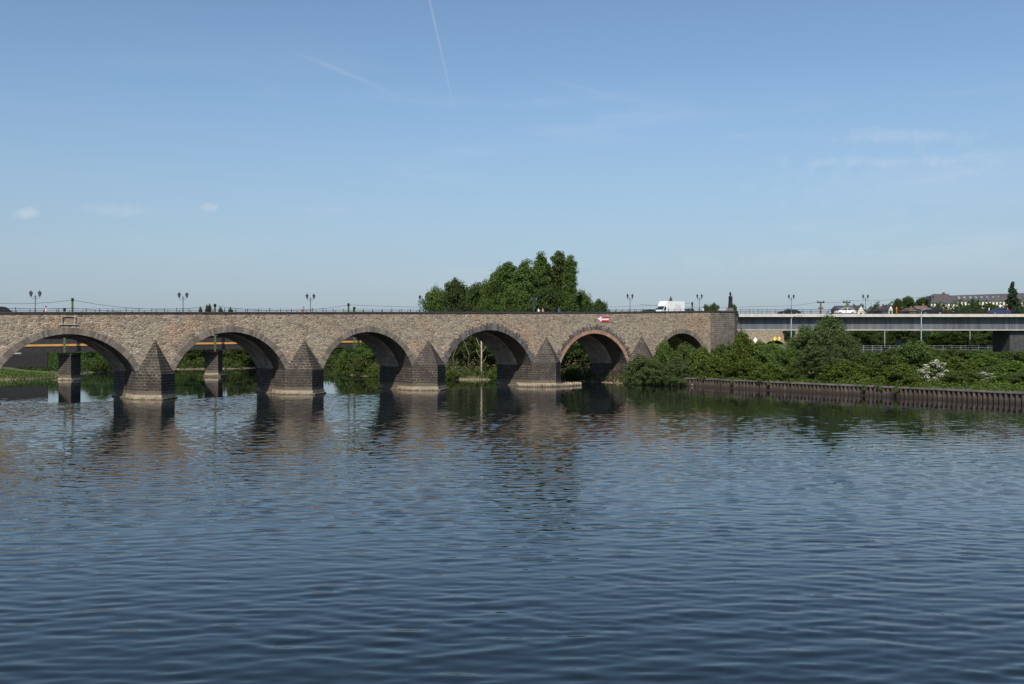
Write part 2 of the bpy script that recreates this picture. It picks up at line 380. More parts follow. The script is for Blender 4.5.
def hgt(x, y):
    x = np.atleast_1d(np.asarray(x, float)); y = np.atleast_1d(np.asarray(y, float))
    d = dist_river(np.stack([x, y], 1))
    pile = sstep(x, 26, 36) * (1 - sstep(y, 176, 184))
    z = -2.5 + sstep(d, -3.0, 0.0) * 2.3 + sstep(d, 0, 3.0) * (0.9 + .5 * pile) + .4 * pile * sstep(d, -.2, .5)
    slope = np.where(x > 14, sstep(d, 2, 30) * 1.5 + sstep(d, 30, 60) * 3.0, sstep(d, 2, 34) * 2.6)
    z = z + slope + sstep(d, 1, 12) * (.25 * np.sin(x * .31 + y * .17) + .2 * np.sin(x * .13 - y * .41))
    hill = sstep(y, 375, 445) * sstep(x, 118, 165) * 14.5
    emb = sstep(x, 55, 68) * sstep(y, 240, 300) * 1.5
    return z + np.where(d > 2, hill + emb, 0)
def H(x, y): return float(hgt(x, y)[0])
def ground_mat():
    m, nt, b = newmat('grassy_ground'); co = obco(nt)
    n = noise(nt, co, .25, 6, .65); c = ramp(nt, n, [(.35, (.045, .075, .018)), (.5, (.075, .105, .028)), (.64, (.10, .10, .045))])
    sp = nt.nodes.new('ShaderNodeSeparateXYZ'); nt.links.new(co, sp.inputs[0])
    low = maprange(nt, mth(nt, 'ADD', sp.outputs[2], mth(nt, 'MULTIPLY', n, .8)), .5, .95, 1, 0)
    c = mixc(nt, low, c, (.20, .155, .105))
    nt.links.new(c, b.inputs['Base Color']); b.inputs['Roughness'].default_value = .95; bump(nt, b, noise(nt, co, 1.5, 5), .8, .3)
    return m
M['ground'] = ground_mat()
def terrain():
    xs = np.concatenate([np.array([-6000, -3000, -1500, -700, -500, -380]), np.arange(-300, 180, 2.5), np.arange(180, 320, 8), np.array([320, 380, 500, 800, 1600, 3000, 6000])])
    ys = np.concatenate([np.array([-1500, -600, -200]), np.arange(-80, 60, 10), np.arange(60, 350, 2.5), np.arange(350, 520, 6), np.array([520, 600, 800, 1200, 2500, 5000, 9000])])
    X, Y = np.meshgrid(xs, ys); Z = hgt(X.ravel(), Y.ravel())
    V = np.stack([X.ravel(), Y.ravel(), Z], 1); nx = len(xs); ny = len(ys)
    i = np.arange(nx - 1)[None, :] + np.arange(ny - 1)[:, None] * nx; i = i.ravel()
    o = pmesh('ground', V, np.stack([i, i + 1, i + nx + 1, i + nx], 1), M['ground']); o['kind'] = 'structure'
    o.data.polygons.foreach_set('use_smooth', [True] * len(o.data.polygons))
terrain()

BO = Vector((0, 174.07, 0)); BD = Vector((.8122, .5834, 0)); BN = Vector((-.5834, .8122, 0)); BANG = math.atan2(.5834, .8122)
def water_mat():
    m, nt, b = newmat('river_water')
    b.inputs['Base Color'].default_value = (.006, .011, .012, 1); b.inputs['Roughness'].default_value = .02; b.inputs['IOR'].default_value = 1.333
    return m
def river():
    xs = np.concatenate([[-6000, -1500, -500, -260], np.arange(-170, -115, 1.2), np.arange(-115, 118, .30), np.arange(118, 160, 1.5), [260, 700, 6000]])
    ys = np.concatenate([[-900, -200, -60, -10, 6], np.arange(16, 70, .10), np.arange(70, 178, .19), np.arange(178, 300, .6), [320, 350, 380]])
    X, Y = np.meshgrid(xs.astype(float), ys.astype(float)); X = X.ravel(); Y = Y.ravel()
    rs = np.random.RandomState(21); Z = np.zeros_like(X)
    lam = np.concatenate([np.exp(rs.uniform(math.log(.36), math.log(1.1), 64)), np.exp(rs.uniform(math.log(1.1), math.log(2.8), 22))])
    for q, l in enumerate(lam):
        th = R(93) + rs.normal() * R(30); k = 2 * math.pi / l
        slope = .0112 if q < 64 else .0056
        fade_ = 1.0 if l > .7 else 1 - .7 * sstep(Y, 60, 110)
        Z += fade_ * slope / k * np.sin(k * (math.cos(th) * X + math.sin(th) * Y) + rs.rand() * 6.283)
    # gusts: slow patches of rougher and smoother water
    g = np.zeros_like(X)
    for q in range(9):
        th = rs.rand() * math.pi; k = 2 * math.pi / rs.uniform(14, 60); g += np.sin(k * (math.cos(th) * X * .45 + math.sin(th) * Y) + rs.rand() * 6.283)
    g = .5 + .5 * np.tanh(g / 2.6)
    across = X * BN.x + (Y - BO.y) * BN.y; bankd = (X - 37.9) * .839 + (Y - 169) * .543
    edge = 3.5 * np.sin(X * .21) + 2.0 * np.sin(X * .53 + 1)
    lee = 1 - .88 * sstep(across + edge * .5, -5, 2)
    lee = np.maximum(lee, .75 * sstep(across, 62, 84))
    bank = 1 - .72 * sstep(bankd + edge, -76, -10)
    far_ = 1 - .15 * sstep(Y, 40, 120)
    amp = np.minimum(lee, 1) * bank * (.62 + .55 * g) * far_
    out = (np.abs(X) > 150) | (Y < 12) | (Y > 298)
    Z = np.where(out, 0, Z * amp)
    nx = len(xs); ny = len(ys)
    i = (np.arange(nx - 1)[None, :] + np.arange(ny - 1)[:, None] * nx).ravel()
    o = pmesh('river_water', np.stack([X, Y, Z], 1), np.stack([i, i + 1, i + nx + 1, i + nx], 1), water_mat()); o['kind'] = 'structure'
    o.data.polygons.foreach_set('use_smooth', np.ones(len(o.data.polygons), dtype=bool))
river()

# ---------------------------------------------------------------- the stone arch bridge
def s_of(px): u = (px - CX) / F; return BO.y * u / (BD.x - BD.y * u)
def Yf(s): return BO.y + BD.y * s
def ztop(s): return EYE + .03035 * Yf(s) + max(0, (s - 20)) * .0075
def s_at(px, y):
    u = (px - CX) / F; return (u * (BO.y + BN.y * y) - BN.x * y) / (BD.x - BD.y * u)
def bw(s, y=0, z=0): return BO + BD * s + BN * y + Vector((0, 0, z))
WID = 10.5
bridge = empty('stone_arch_bridge', BO, BANG, 'long tan rubble stone arch bridge on dark pointed piers crossing the river', 'bridge')
ZS = 3.85
piers = []   # (L, R, base z, apex z)
piers.append((s_of(-58), s_of(-3), 3.7, 8.0))
for a, b_, zb, za in ((135.5, 174.5, 3.50, 8.2), (285.0, 323.5, 3.65, 8.2), (412, 445.2, 4.10, 8.2), (532, 560.5, 4.3, 8.9), (627.5, 655.5, 4.3, 9.1)):
    piers.append((s_of(a), s_of(b_), zb, za))
p0 = piers[0]; piers.insert(0, (p0[0] - 22.5, p0[0] - 17, 3.6, 7.8))
s_start = piers[0][0] - 17
T0, T1 = s_of(710.5), s_of(738.5)
arches = []  # (s0, s1, crown z, kind)
crowns = [8.7, 8.95, 9.35, 9.5, 9.95, 9.5]
for i in range(len(piers) - 1): arches.append((piers[i][1], piers[i + 1][0], crowns[i], ('plain', 'plain', 'plain', 'plain', 'jag', 'brick')[i]))
arches.append((s_of(657), s_of(706.5), 9.65, 'plain'))
arches.insert(0, (s_start + 1, piers[0][0], 8.6, 'plain'))
def arc(a, n=36, grow=0.0, exact=False):
    s0, s1, zc, _ = a; h = (s1 - s0) / 2; r = zc - ZS; Rr = (h * h + r * r) / (2 * r); c = (s0 + s1) / 2; zc0 = zc - Rr
    th = math.asin(min(1, h / Rr)) if r < Rr else math.pi - math.asin(h / Rr)
    return [(c + (Rr + grow) * math.sin(t), zc0 + (Rr + grow) * math.cos(t)) for t in [(-th + 2 * th * k / n) for k in range(n + 1)]], (c, zc0, Rr, th)

SEND = T0
def wall(y0, y1, name):
    mb = MB(); prof = [(s_start, -3), (s_start + 1, -3)] if False else []
    cols = []
    cols.append((s_start, -3.0))
    for a in arches:
        pts, _ = arc(a)
        cols.append((a[0], ZS)) ; cols += pts[1:-1]; cols.append((a[1], ZS))
    cols.append((SEND, ZS))
    cols[0] = (s_start, ZS)
    vs = []; fs = []
    for s, z in cols: vs += [(s, y0, z), (s, y0, ztop(s) - .22), (s, y1, z), (s, y1, ztop(s) - .22)]
    for i in range(len(cols) - 1):
        if abs(cols[i][0] - cols[i + 1][0]) < 1e-6: continue
        a = 4 * i; b_ = a + 4
        fs += [(a, b_, b_ + 1, a + 1), (a + 2, a + 3, b_ + 3, b_ + 2), (a + 1, b_ + 1, b_ + 3, a + 3), (a, a + 2, b_ + 2, b_)]
    mb.add(vs, fs); return mb.build(name, M['rubble'], bridge)
wall(0, .6, 'spandrel_wall'); wall(WID - .6, WID, 'spandrel_wall')
# road slab between the walls
mb = MB(); ns = 24; ss = [s_start + (SEND - s_start) * k / ns for k in range(ns + 1)]
for a, b_ in zip(ss[:-1], ss[1:]):
    mb.add([(a, .6, ztop(a) - 1.1), (b_, .6, ztop(b_) - 1.1), (b_, WID - .6, ztop(b_) - 1.1), (a, WID - .6, ztop(a) - 1.1)], [(0, 1, 2, 3)])
mb.build('roadway', M['asphalt'], bridge)
mb = MB()
for (ya, yb) in ((-.14, .74), (WID - .74, WID + .14)):
    vs = []; fs = []
    for s in ss: z = ztop(s); vs += [(s, ya, z - .22), (s, yb, z - .22), (s, yb, z), (s, ya, z)]
    for i in range(ns):
        a = 4 * i; fs += [(a + k, a + (k + 1) % 4, a + 4 + (k + 1) % 4, a + 4 + k) for k in range(4)]
    mb.add(vs, fs)
mb.build('coping', M['coping'], bridge)
# vaults in two depths with a step between them
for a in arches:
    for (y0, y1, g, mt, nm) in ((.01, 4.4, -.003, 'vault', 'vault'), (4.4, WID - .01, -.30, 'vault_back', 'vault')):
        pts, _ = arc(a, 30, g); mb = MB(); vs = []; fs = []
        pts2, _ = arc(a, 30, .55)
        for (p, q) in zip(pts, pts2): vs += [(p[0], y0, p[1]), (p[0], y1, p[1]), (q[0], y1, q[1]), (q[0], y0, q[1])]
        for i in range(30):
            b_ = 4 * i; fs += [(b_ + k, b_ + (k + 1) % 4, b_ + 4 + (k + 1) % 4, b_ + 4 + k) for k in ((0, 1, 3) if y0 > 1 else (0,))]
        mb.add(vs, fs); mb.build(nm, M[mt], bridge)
    # voussoir ring, stone by stone
    kind = a[3]
    for face, yy in ((-1, 0.0), (1, WID)):
        r0, r1 = 0.0, .85
        if kind == 'brick':
            mb = MB(); pts, (c, zc, Rr, th) = arc(a)
            n = 60; th2 = th * .84
            for k in range(n):
                t0 = -th2 + 2 * th2 * k / n; t1 = t0 + 2 * th2 / n * .94
                q = [(c + (Rr + r) * math.sin(t), zc + (Rr + r) * math.cos(t)) for r, t in ((0.0, t0), (.70, t0), (.70, t1), (0.0, t1))]
                ya, yb = (yy - .05, yy + .3) if face < 0 else (yy - .3, yy + .05)
                mb.side(q, ya, yb)
            mb.build('brick_ring', M['brick'], bridge); r0, r1 = .705, 1.25
        mb = MB(); pts, (c, zc, Rr, th) = arc(a); n = int(2 * th * Rr / .30)
        for k in range(n):
            t0 = -th + 2 * th * k / n; t1 = t0 + 2 * th / n * .95
            ro = r1 + (random.choice([0, .0, .28, .38]) if kind != 'plain' else random.uniform(-.03, .04))
            q = [(c + (Rr + r) * math.sin(t), zc + (Rr + r) * math.cos(t)) for r, t in ((r0, t0), (ro, t0), (ro, t1), (r0, t1))]
            pr = .07 + random.uniform(0, .03)
            ya, yb = (yy - pr, yy + .3) if face < 0 else (yy - .3, yy + pr)
            mb.side(q, ya, yb)
        mb.build('arch_ring', M['ring_dark' if kind != 'plain' else 'ring'], bridge)
# piers with pointed cutwaters and pyramid caps
for i, (L, Rr, zb, za) in enumerate(piers):
    mb = MB(); mb.box(L - .02, Rr + .02, -.02, 4.4, -3, ZS - .003); mb.box(L - .3, Rr + .3, 4.4, WID + .02, -3, ZS + .0)
    pr = mb.build('pier', M['basalt'], bridge)
    m = (L + Rr) / 2; tip = 2.75
    for sgn, y in ((-1, -.02), (1, WID + .02)):
        c = MB(); z1 = zb
        c.add([(L, y, -3), (m, y + sgn * tip, -3), (Rr, y, -3), (L, y, z1), (m, y + sgn * tip, z1), (Rr, y, z1), (m, y - sgn * .03, za)],
              [(0, 1, 4, 3), (1, 2, 5, 4), (2, 0, 3, 5), (3, 4, 6), (4, 5, 6), (0, 2, 1), (3, 6, 5)])
        c.build('cutwater', M['basalt'], pr)
    e = .42
    f = MB()
    def outline(e):
        return [(L - e, -.1), (m - .3 * e, -tip - e * 1.5), (m + .3 * e, -tip - e * 1.5), (Rr + e, -.1), (Rr + e + .18, WID), (m, WID + tip + e), (L - e - .18, WID)]
    f.prism(outline(.14), -2.9, .62)
    f.prism(outline(.42), -2.9, .20)
    f.build('footing', M['footing'], pr)
    if i == 5:   # the long low timber-fronted apron of the fourth pier in view
        f = MB(); ol = [(L - 2.2, -1.0), (m - 1.5, -3.3), (m + 2.0, -3.4), (Rr + 3.9, -1.2), (Rr + 4.1, 1.0), (Rr + .9, 3), (L - .9, 3), (L - 2.2, .8)]
        f.prism(ol, -2.5, .38)
        for k in range(len(ol)):
            a = Vector(ol[k]); b_ = Vector(ol[(k + 1) % len(ol)]); nn = max(1, int((b_ - a).length / .42))
            for j in range(nn):
                p = a.lerp(b_, (j + .5) / nn); f.lathe([(.17, -2), (.17, .40 + random.uniform(0, .12)), (.1, .55)], 6, (p.x, p.y))
        f.build('apron', M['footing'], pr)
# tower-like abutment
ab = MB(); zt = ztop(T0) + .02
ab.prism([(T0 + .05, -.9), (T0 + 6.2, -.9), (T1 - .2, .2), (T1, WID + .4), (T0 + .05, WID + .4)], -1, zt - .25)
ab.build('abutment', M['tower'], bridge)
ab = MB(); ab.prism([(T0 - .08, -1.05), (T0 + 6.3, -1.05), (T1 + .0, .1), (T1 + .1, WID + .55), (T0 - .08, WID + .55)], zt - .248, zt)
ab.build('abutment_coping', M['coping'], bridge)
# low iron railing on the coping
for yy in (.3, WID - .3):
    mb = MB(); s = s_start + .5
    k = 0
    pr_pos = []; s = s_of(-45)
    while s < T0 - .3:
        z = ztop(s); pr_pos.append((s, yy, z, k % 4 == 0)); s += 1.72; k += 1
    rail = empty('railing', (0, 0, 0)); rail.parent = bridge
    bpy.data.objects.remove(rail)
    rl = [(s_, yy, ztop(s_) + .42) for s_ in ss]
    mb.tube(rl, .016, 4); mb.tube([(a, b_, c - .2) for a, b_, c in rl], .012, 4)
    ro = mb.build('railing', M['iron'], bridge); pm = None
    for (a, b_, c, tall) in pr_pos:
        if pm is None: pm = MB().box(-.035, .035, -.035, .035, 0, .46).build('railing_post', M['iron'], ro); q = pm
        else: q = pm.copy(); COL.objects.link(q)
        q.location = (a, b_, c); q.scale = (1, 1, 1.3 if tall else 1)

# sign with arrow on the spandrel
def sign_arrow():
    s = s_of(603); z0 = PZ(319.2, Yf(s)); r = empty('direction_sign', bw(s, -.06, z0), BANG, 'red and white arrow board pointing left, fixed above the brick-ringed arch', 'sign')
    w, h = 2.7, .92
    b = MB(); b.side([(-.55, -h / 2), (w / 2, -h / 2), (w / 2, h / 2), (-.55, h / 2)], -.05, .03); b.build('panel', M['white'], r)
    a = MB(); a.side([(-w / 2, 0), (-.50, -h * .56), (-.50, h * .56)], -.056, .026); a.build('arrow_head', M['white'], r)
    for sg in (-1, 1):
        q = MB(); z_a, z_b = sorted((sg * h * .17, sg * h * .5)); q.side([(-.45, z_a), (w / 2, z_a), (w / 2, z_b), (-.45, z_b)], -.062, -.052); q.build('red_stripe', M['red'], r)
sign_arrow()
def frame_():
    s0, s1 = s_of(61.5), s_of(74.5); s = (s0 + s1) / 2; Y = Yf(s)
    zt_, zb_ = PZ(316.3, Y), PZ(324.3, Y); w2 = (s1 - s0) / 2
    r = empty('signal_frame', bw(s, -.02, zb_), BANG, 'thin grey metal bracket frame fixed to the wall over the leftmost arch', 'frame')
    f = MB(); hh = zt_ - zb_
    f.box(-w2 - .3, w2 + .4, -.14, -.04, -.04, .03); f.build('crossbar', M['concrete'], r)
    MB().box(-w2, w2, -.14, -.04, hh - .03, hh + .03).build('crossbar', M['concrete'], r)
    for x in (-w2, w2): q = MB(); q.box(x - .035, x + .035, -.19, -.145, -.1, hh + .08); q.build('upright', M['concrete'], r)
frame_()

# ---------------------------------------------------------------- twin lantern lamps
def make_lamp():
    r = empty('street_lamp', (0, 0, 0), 0, 'x', 'street lamp', 'twin lantern lamps along the bridges')
    m = MB(); m.lathe([(.22, 0), (.22, .35), (.12, .45), (.085, .6), (.075, 1.6), (.10, 1.65), (.06, 1.72), (.05, 3.35), (.09, 3.4), (.04, 3.5), (.03, 3.62)], 8); m.build('post', M['lampgrey'], r, True)
    m = MB()
    for sg in (-1, 1):
        m.tube([(0, 0, 3.15), (sg * .25, 0, 3.08), (sg * .48, 0, 3.18), (sg * .52, 0, 3.36)], .03, 6)
    m.tube([(-.3, 0, 3.3), (0, 0, 3.38), (.3, 0, 3.3)], .02, 5); m.build('bracket', M['lampgrey'], r)
    for sg in (-1, 1):
        m = MB(); x = sg * .52
        m.lathe([(.07, 3.36), (.12, 3.42), (.23, 3.84), (.24, 3.86)], 6, (x, 0)); lo = m.build('lantern', M['glass_lamp'], r)
        m = MB(); m.lathe([(.27, 3.863), (.25, 3.9), (.11, 4.06), (.06, 4.10), (.07, 4.16), (.015, 4.26)], 6, (x, 0)); m.build('lantern_cap', M['iron'], lo)
    return r
lamp0 = make_lamp()
lab = ['twin lantern lamp over the leftmost arch, beside the walker in pink', 'twin lantern lamp on the stone bridge above the second arch, clear of trees', 'twin lantern lamp above the third pier of the stone bridge, near the red-clothed walker',
       'twin lantern lamp at the left edge of the tree clump', 'twin lantern lamp in front of the tallest poplars', 'twin lantern lamp left of the white box van', 'twin lantern lamp between the white van and the statue',
       'twin lantern lamp on the grey girder bridge just right of the statue', 'twin lantern lamp on the girder bridge above the white gabled house']
for i, (px_, lb) in enumerate(zip((35.3, 183, 310.5, 423, 534, 630, 699.5), lab)):
    o = lamp0 if i == 0 else copy_tree(lamp0); s = s_at(px_, .9)
    relabel(o, bw(s, .9, ztop(s) - 1.1), BANG - R(15), lb); o.scale = (1, 1, .93 if i < 5 else 1.08)

# ---------------------------------------------------------------- the girder bridge on the right
GY0 = 208.6; GX0 = 47.0; GX1 = 190.0; GZ = PZ(314.0, GY0)
gb = empty('girder_bridge', (GX0, GY0, 0), R(0.0), 'grey steel girder road bridge with pale deck edge on the right', 'bridge')
Lg = GX1 - GX0; GW = 12.0
def gpart(name, mat, *boxes):
    m = MB()
    for b_ in boxes: m.box(*b_)
    return m.build(name, mat, gb)
gpart('deck', M['asphalt'], (0.6, Lg, .35, GW - .35, GZ - .62, GZ - .1))
gpart('deck_edge', M['concrete'], (0.6, Lg, 0, .34, GZ - .60, GZ + .0), (0.6, Lg, GW - .34, GW, GZ - .60, GZ))
girder = gpart('girder', M['girder'], (0.4, Lg, 1.5, 1.56, GZ - 3.25, GZ - .62), (0.4, Lg, GW - 1.06, GW - 1.0, GZ - 3.25, GZ - .62))
st0 = MB().box(0, .03, 1.38, 1.498, GZ - 3.2, GZ - .65).build('stiffener', M['girder'], gb); st0.location.x = 1.5
for k in range(1, int(Lg / 2.4)):
    q = st0.copy(); COL.objects.link(q); q.location.x = 1.5 + 2.4 * k
gpart('flange', M['concrete'], (0.4, Lg, 1.2, 1.9, GZ - 3.42, GZ - 3.252), (.4, Lg, GW - 1.36, GW - .74, GZ - 3.42, GZ - 3.252))
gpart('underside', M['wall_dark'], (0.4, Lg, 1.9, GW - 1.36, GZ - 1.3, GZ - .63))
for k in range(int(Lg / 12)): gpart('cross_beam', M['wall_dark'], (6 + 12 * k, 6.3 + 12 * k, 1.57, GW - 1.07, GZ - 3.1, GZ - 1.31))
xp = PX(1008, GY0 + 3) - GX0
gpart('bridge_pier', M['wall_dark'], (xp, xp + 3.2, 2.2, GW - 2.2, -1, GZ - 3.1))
for yy in (.17, GW - .17):
    m = MB(); m.box(.8, Lg, yy - .03, yy + .03, GZ + .92, GZ + .98); m.box(.8, Lg, yy - .012, yy + .012, GZ + .12, GZ + .15)
    rr = m.build('railing', M['iron'], gb); pm = None
    for k in range(int(Lg / 1.85)):
        if pm is None: pm = MB().box(0, .07, -.03, .03, 0, 1.05).build('railing_post', M['iron'], rr); q = pm
        else: q = pm.copy(); COL.objects.link(q)
        q.location = (.9 + 1.85 * k, yy, GZ)
    m = MB()
    for k in range(int(Lg / .16)): x = .9 + .16 * k; m.box(x, x + .014, yy - .007, yy + .007, GZ + .13, GZ + .92)
    m.build('railing_bars', M['iron'], rr)['kind'] = 'stuff'
for px_, lb in ((791.3, lab[7]), (865.5, lab[8])):
    o = copy_tree(lamp0); relabel(o, (PX(px_, GY0 + 1.6), GY0 + 1.6, GZ - .1), R(5), lb); o.scale = (1, 1, 1.02)

# ---------------------------------------------------------------- railway bridge behind, seen through the arches
RO = Vector((-92, 207, 0)); RANG = math.atan2(20, 24)
rb = empty('railway_bridge', RO, RANG, 'dark railway girder bridge with an orange stripe, seen through the arches', 'bridge')
rb.rotation_euler = (0, -.0105, RANG)
def rpart(name, mat, *boxes):
    m = MB()
    for b_ in boxes: m.box(*b_)
    return m.build(name, mat, rb)
rpart('girder', M['rail_steel'], (-110, 190, -2.6, -2.5, 6.0, 9.0), (-110, 190, 2.5, 2.6, 6.0, 9.0), (-110, 190, -2.7, -2.4, 5.9, 6.0), (-110, 190, -2.49, 2.49, 6.4, 7.0))
rpart('orange_stripe', M['orange'], (-110, 82, -2.72, -2.61, 7.08, 7.50))
rpart('walkway_edge', M['galv'], (-110, 190, -2.9, -2.3, 9.003, 9.13))
rpart('lower_flange', M['concrete'], (-110, -10, -3.0, -2.2, 5.62, 5.88))
for k, (x, w_, l_) in enumerate(((0, 1.35, 1.9), (31.2, 1.55, 1.3), (68.2, 1.5, 1.4), (-31.2, 1.4, 1.9))):
    ca, sa = math.cos(-R(45)), math.sin(-R(45))
    def q4(g): return [(x + a * ca - b_ * sa, a * sa + b_ * ca) for a, b_ in ((-w_ - g, -l_ - g), (w_ + g, -l_ - g), (w_ + g, l_ + g), (-w_ - g, l_ + g))]
    m = MB(); m.prism(q4(0), -3, 5.2); p = m.build('pier', M['basalt'], rb)
    m = MB(); m.prism(q4(.12), 5.203, 5.6); m.build('pier_cap', M['tower'], p)
    m = MB(); m.prism(q4(.10), -3, .5); m.prism(q4(.9), -3, .12); m.build('footing', M['footing'], p)
def rp(t, y, z): return rb.matrix_basis @ Vector((t, y, z))
bpy.context.view_layer.update()
# green overhead-line masts
def make_mast(h):
    r = empty('catenary_mast', (0, 0, 0), 0, 'x', 'mast', 'green overhead line masts of the railway')
    m = MB(); m.box(-.17, .17, -.16, -.10, 0, h); m.box(-.17, .17, .10, .16, 0, h); m.box(-.05, .05, -.10, .10, 0, h); m.build('mast_post', M['green_mast'], r)
    m = MB(); m.box(-.22, .22, -.2, .2, h, h + .7); m.build('insulator_head', M['iron'], r)
    return r
def line_at(px_):   # point on the railway line seen at picture column px_
    u = (px_ - CX) / F; Y = 283.7 / (1 - .8333 * u); return Vector((u * Y, Y, 0))
mast0 = None; tops = []
for px_, ytop, off, lb in ((72.5, 298, 2.0, 'tall green railway mast with dark head above the leftmost arch'), (64.5, 308, -6.5, 'short green mast left of the tall one over the leftmost arch'),
                       (215, 303.8, -6.5, 'green railway mast beside distant tree tops above the second arch'), (348.5, 303.3, 2.0, 'left one of the green mast pair above the third arch'), (354.3, 306.8, -6.5, 'right, shorter one of the green mast pair above the third arch'),
                       (692.2, 302, 0, 'green mast standing right behind the white van')):
    p = line_at(px_) + Vector((-.64, .77, 0)) * off; zt_ = PZ(ytop, p.y); zb_ = 9.0 if px_ < 600 else 6.0
    if px_ < 600: zb_ = 8.9 if off > 0 else 8.6
    if mast0 is None: mast0 = make_mast(10.0); o = mast0
    else: o = copy_tree(mast0)
    relabel(o, (PX(px_, p.y), p.y, zb_ - 2.8), RANG, lb); o.scale = (1.0, 1, (zt_ - zb_ + 2.8) / 10.7)
    if px_ in (72.5, 215, 348.5, 692.2): tops.append(Vector((PX(px_, p.y), p.y, zt_ - .4)))
def wire(pts, sag, lb, r=.03):
    m = MB()
    for a, b_ in zip(pts[:-1], pts[1:]):
        P = []
        for k in range(13): t = k / 12; q = a.lerp(b_, t); q.z -= sag * 4 * t * (1 - t); P.append(q)
        m.tube(P, r, 4, cap=False)
    o = m.build('overhead_wire', M['iron']); tag(o, lb, 'wire', 'overhead wires behind the bridge')
tops = sorted(tops, key=lambda v: v.x)
left = tops[0] + (tops[0] - tops[1]) * .9
wire([left] + tops, 1.3, 'upper overhead wire sagging between the green masts', .035)
wire([p - Vector((0, 0, 1.7)) for p in [left] + tops], .5, 'lower overhead wire running close above the coping', .028)

# utility poles and wires to the right
def pole(px_, ytop, Y, zb_, mat, arms, lb, head=False):
    r = empty('utility_pole', (PX(px_, Y), Y, zb_), 0, lb, 'utility pole'); zt_ = PZ(ytop, Y) - zb_
    m = MB(); m.tube([(0, 0, 0), (0, 0, zt_)], [.32, .26], 8); m.build('pole_shaft', mat, r)
    for dz, w_ in arms: m = MB(); m.box(-w_, w_, -.14, .14, zt_ - dz - .16, zt_ - dz + .16); m.build('crossarm', M['iron'], r)
    for sx in (-1, 1):
        m = MB(); w_ = arms[0][1]; m.lathe([(.12, zt_ - arms[0][0] + .163), (.16, zt_ - arms[0][0] + .4), (.08, zt_ - arms[0][0] + .6)], 6, (sx * w_ * .85, 0)); m.build('insulator', M['iron'], r)
    return Vector((PX(px_, Y), Y, zt_ + zb_))
UP = [pole(820.7, 301.5, 300, 7, M['bark'], ((.3, 1.1), (2.0, .8)), 'brown utility pole with two dark crossarms, left of the white car'),
      pole(846.6, 300.5, 300, 7, M['green_mast'], ((.6, 1.1),), 'green utility pole with a crossarm rising behind the white car'),
      pole(930, 296.2, 330, 9, M['iron'], ((.4, 1.3), (1.1, .7)), 'dark utility pole with wide crossarms in front of the long cream building')]
wire([Vector((PX(640, 240), 240, PZ(304.5, 240))), Vector((PX(763, 270), 270, PZ(306.2, 270))), UP[0], UP[1], UP[2]], .5, 'long wire running past the statue to the utility poles', .03)

# ---------------------------------------------------------------- masonry viaduct under the girder bridge, channel marks
vY = 345.0
vd = empty('masonry_viaduct', (PX(775, vY), vY, 6), R(12), 'brown masonry railway viaduct with a dark arch under the girder bridge', 'viaduct')
m = MB(); hw = 3.7; zt_ = PZ(329, vY) - 6; cr = PZ(340.3, vY) - 6
pts = [(-19, -3), (-hw, -3)] + [(-hw * math.cos(math.pi * k / 12), cr - 2.2 + 2.2 * math.sin(math.pi * k / 12)) for k in range(13)] + [(hw, -3), (40, -3), (40, zt_), (-19, zt_)]
# split into quads for a clean face
def archwall(m, x0, x1, zt_, hw, cr, y0, y1):
    m.box(x0, -hw, y0, y1, -3, zt_); m.box(hw, x1, y0, y1, -3, zt_)
    P = [(-hw * math.cos(math.pi * k / 12), cr - 2.2 + 2.2 * math.sin(math.pi * k / 12)) for k in range(13)]
    for a, b_ in zip(P[:-1], P[1:]): m.side([a, b_, (b_[0], zt_), (a[0], zt_)], y0, y1)
archwall(m, -19, 40, zt_, hw, cr, 0, 6); m.build('viaduct_wall', M['rubble'], vd)
m = MB(); m.box(-19, 40, -.15, 6.15, zt_ + .003, zt_ + .35); m.build('viaduct_coping', M['coping'], vd)
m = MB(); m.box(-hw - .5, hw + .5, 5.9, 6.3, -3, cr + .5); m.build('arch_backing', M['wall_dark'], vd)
def diamond(px_, py, Y, w_, h_, mat, lb):
    r = empty('channel_mark', (PX(px_, Y), Y, PZ(py, Y)), 0, lb, 'channel mark'); m = MB()
    m.side([(-w_, 0), (0, -h_), (w_, 0), (0, h_)], -.05, .03); m.build('panel', mat, r)
    m = MB(); m.box(-.05, .05, .035, .10, -h_, h_ + 1.2); m.box(-.04, .04, .10, 2.6, h_ + .9, h_ + .98); m.build('bracket', M['galv'], r)
    m = MB(); m.side([(-w_ * 1.12, 0), (0, -h_ * 1.12), (w_ * 1.12, 0), (0, h_ * 1.12)], -.047, .027) if False else m.box(-.03, .03, -.056, -.051, -h_ * .2, h_ * .2)
    m.build('rivet_plate', M['galv'], r)
diamond(755.3, 340, 340, .75, 1.05, M['white'], 'white diamond channel mark under the girder bridge')
diamond(774.8, 338.6, 342, .62, .85, M['yellow'], 'left one of the two yellow diamond marks under the girder bridge')
diamond(779.2, 338.6, 342, .62, .85, M['yellow'], 'right one of the two yellow diamond marks under the girder bridge')
def roundel(px_, py, Y, r_, lb):
    r = empty('round_sign', (PX(px_, Y), Y, PZ(py, Y)), 0, lb, 'sign'); m = MB()
    m.side([(r_ * math.cos(t), r_ * math.sin(t)) for t in np.linspace(0, 2 * math.pi, 16, endpoint=False)], -.04, .02); m.build('sign_plate', M['house_white'], r)
    m = MB(); m.tube([(0, .08, -4), (0, .08, r_)], .05, 6); m.build('sign_post', M['galv'], r)
roundel(797.3, 340, 300, .45, 'small pale round sign right of the yellow diamonds')

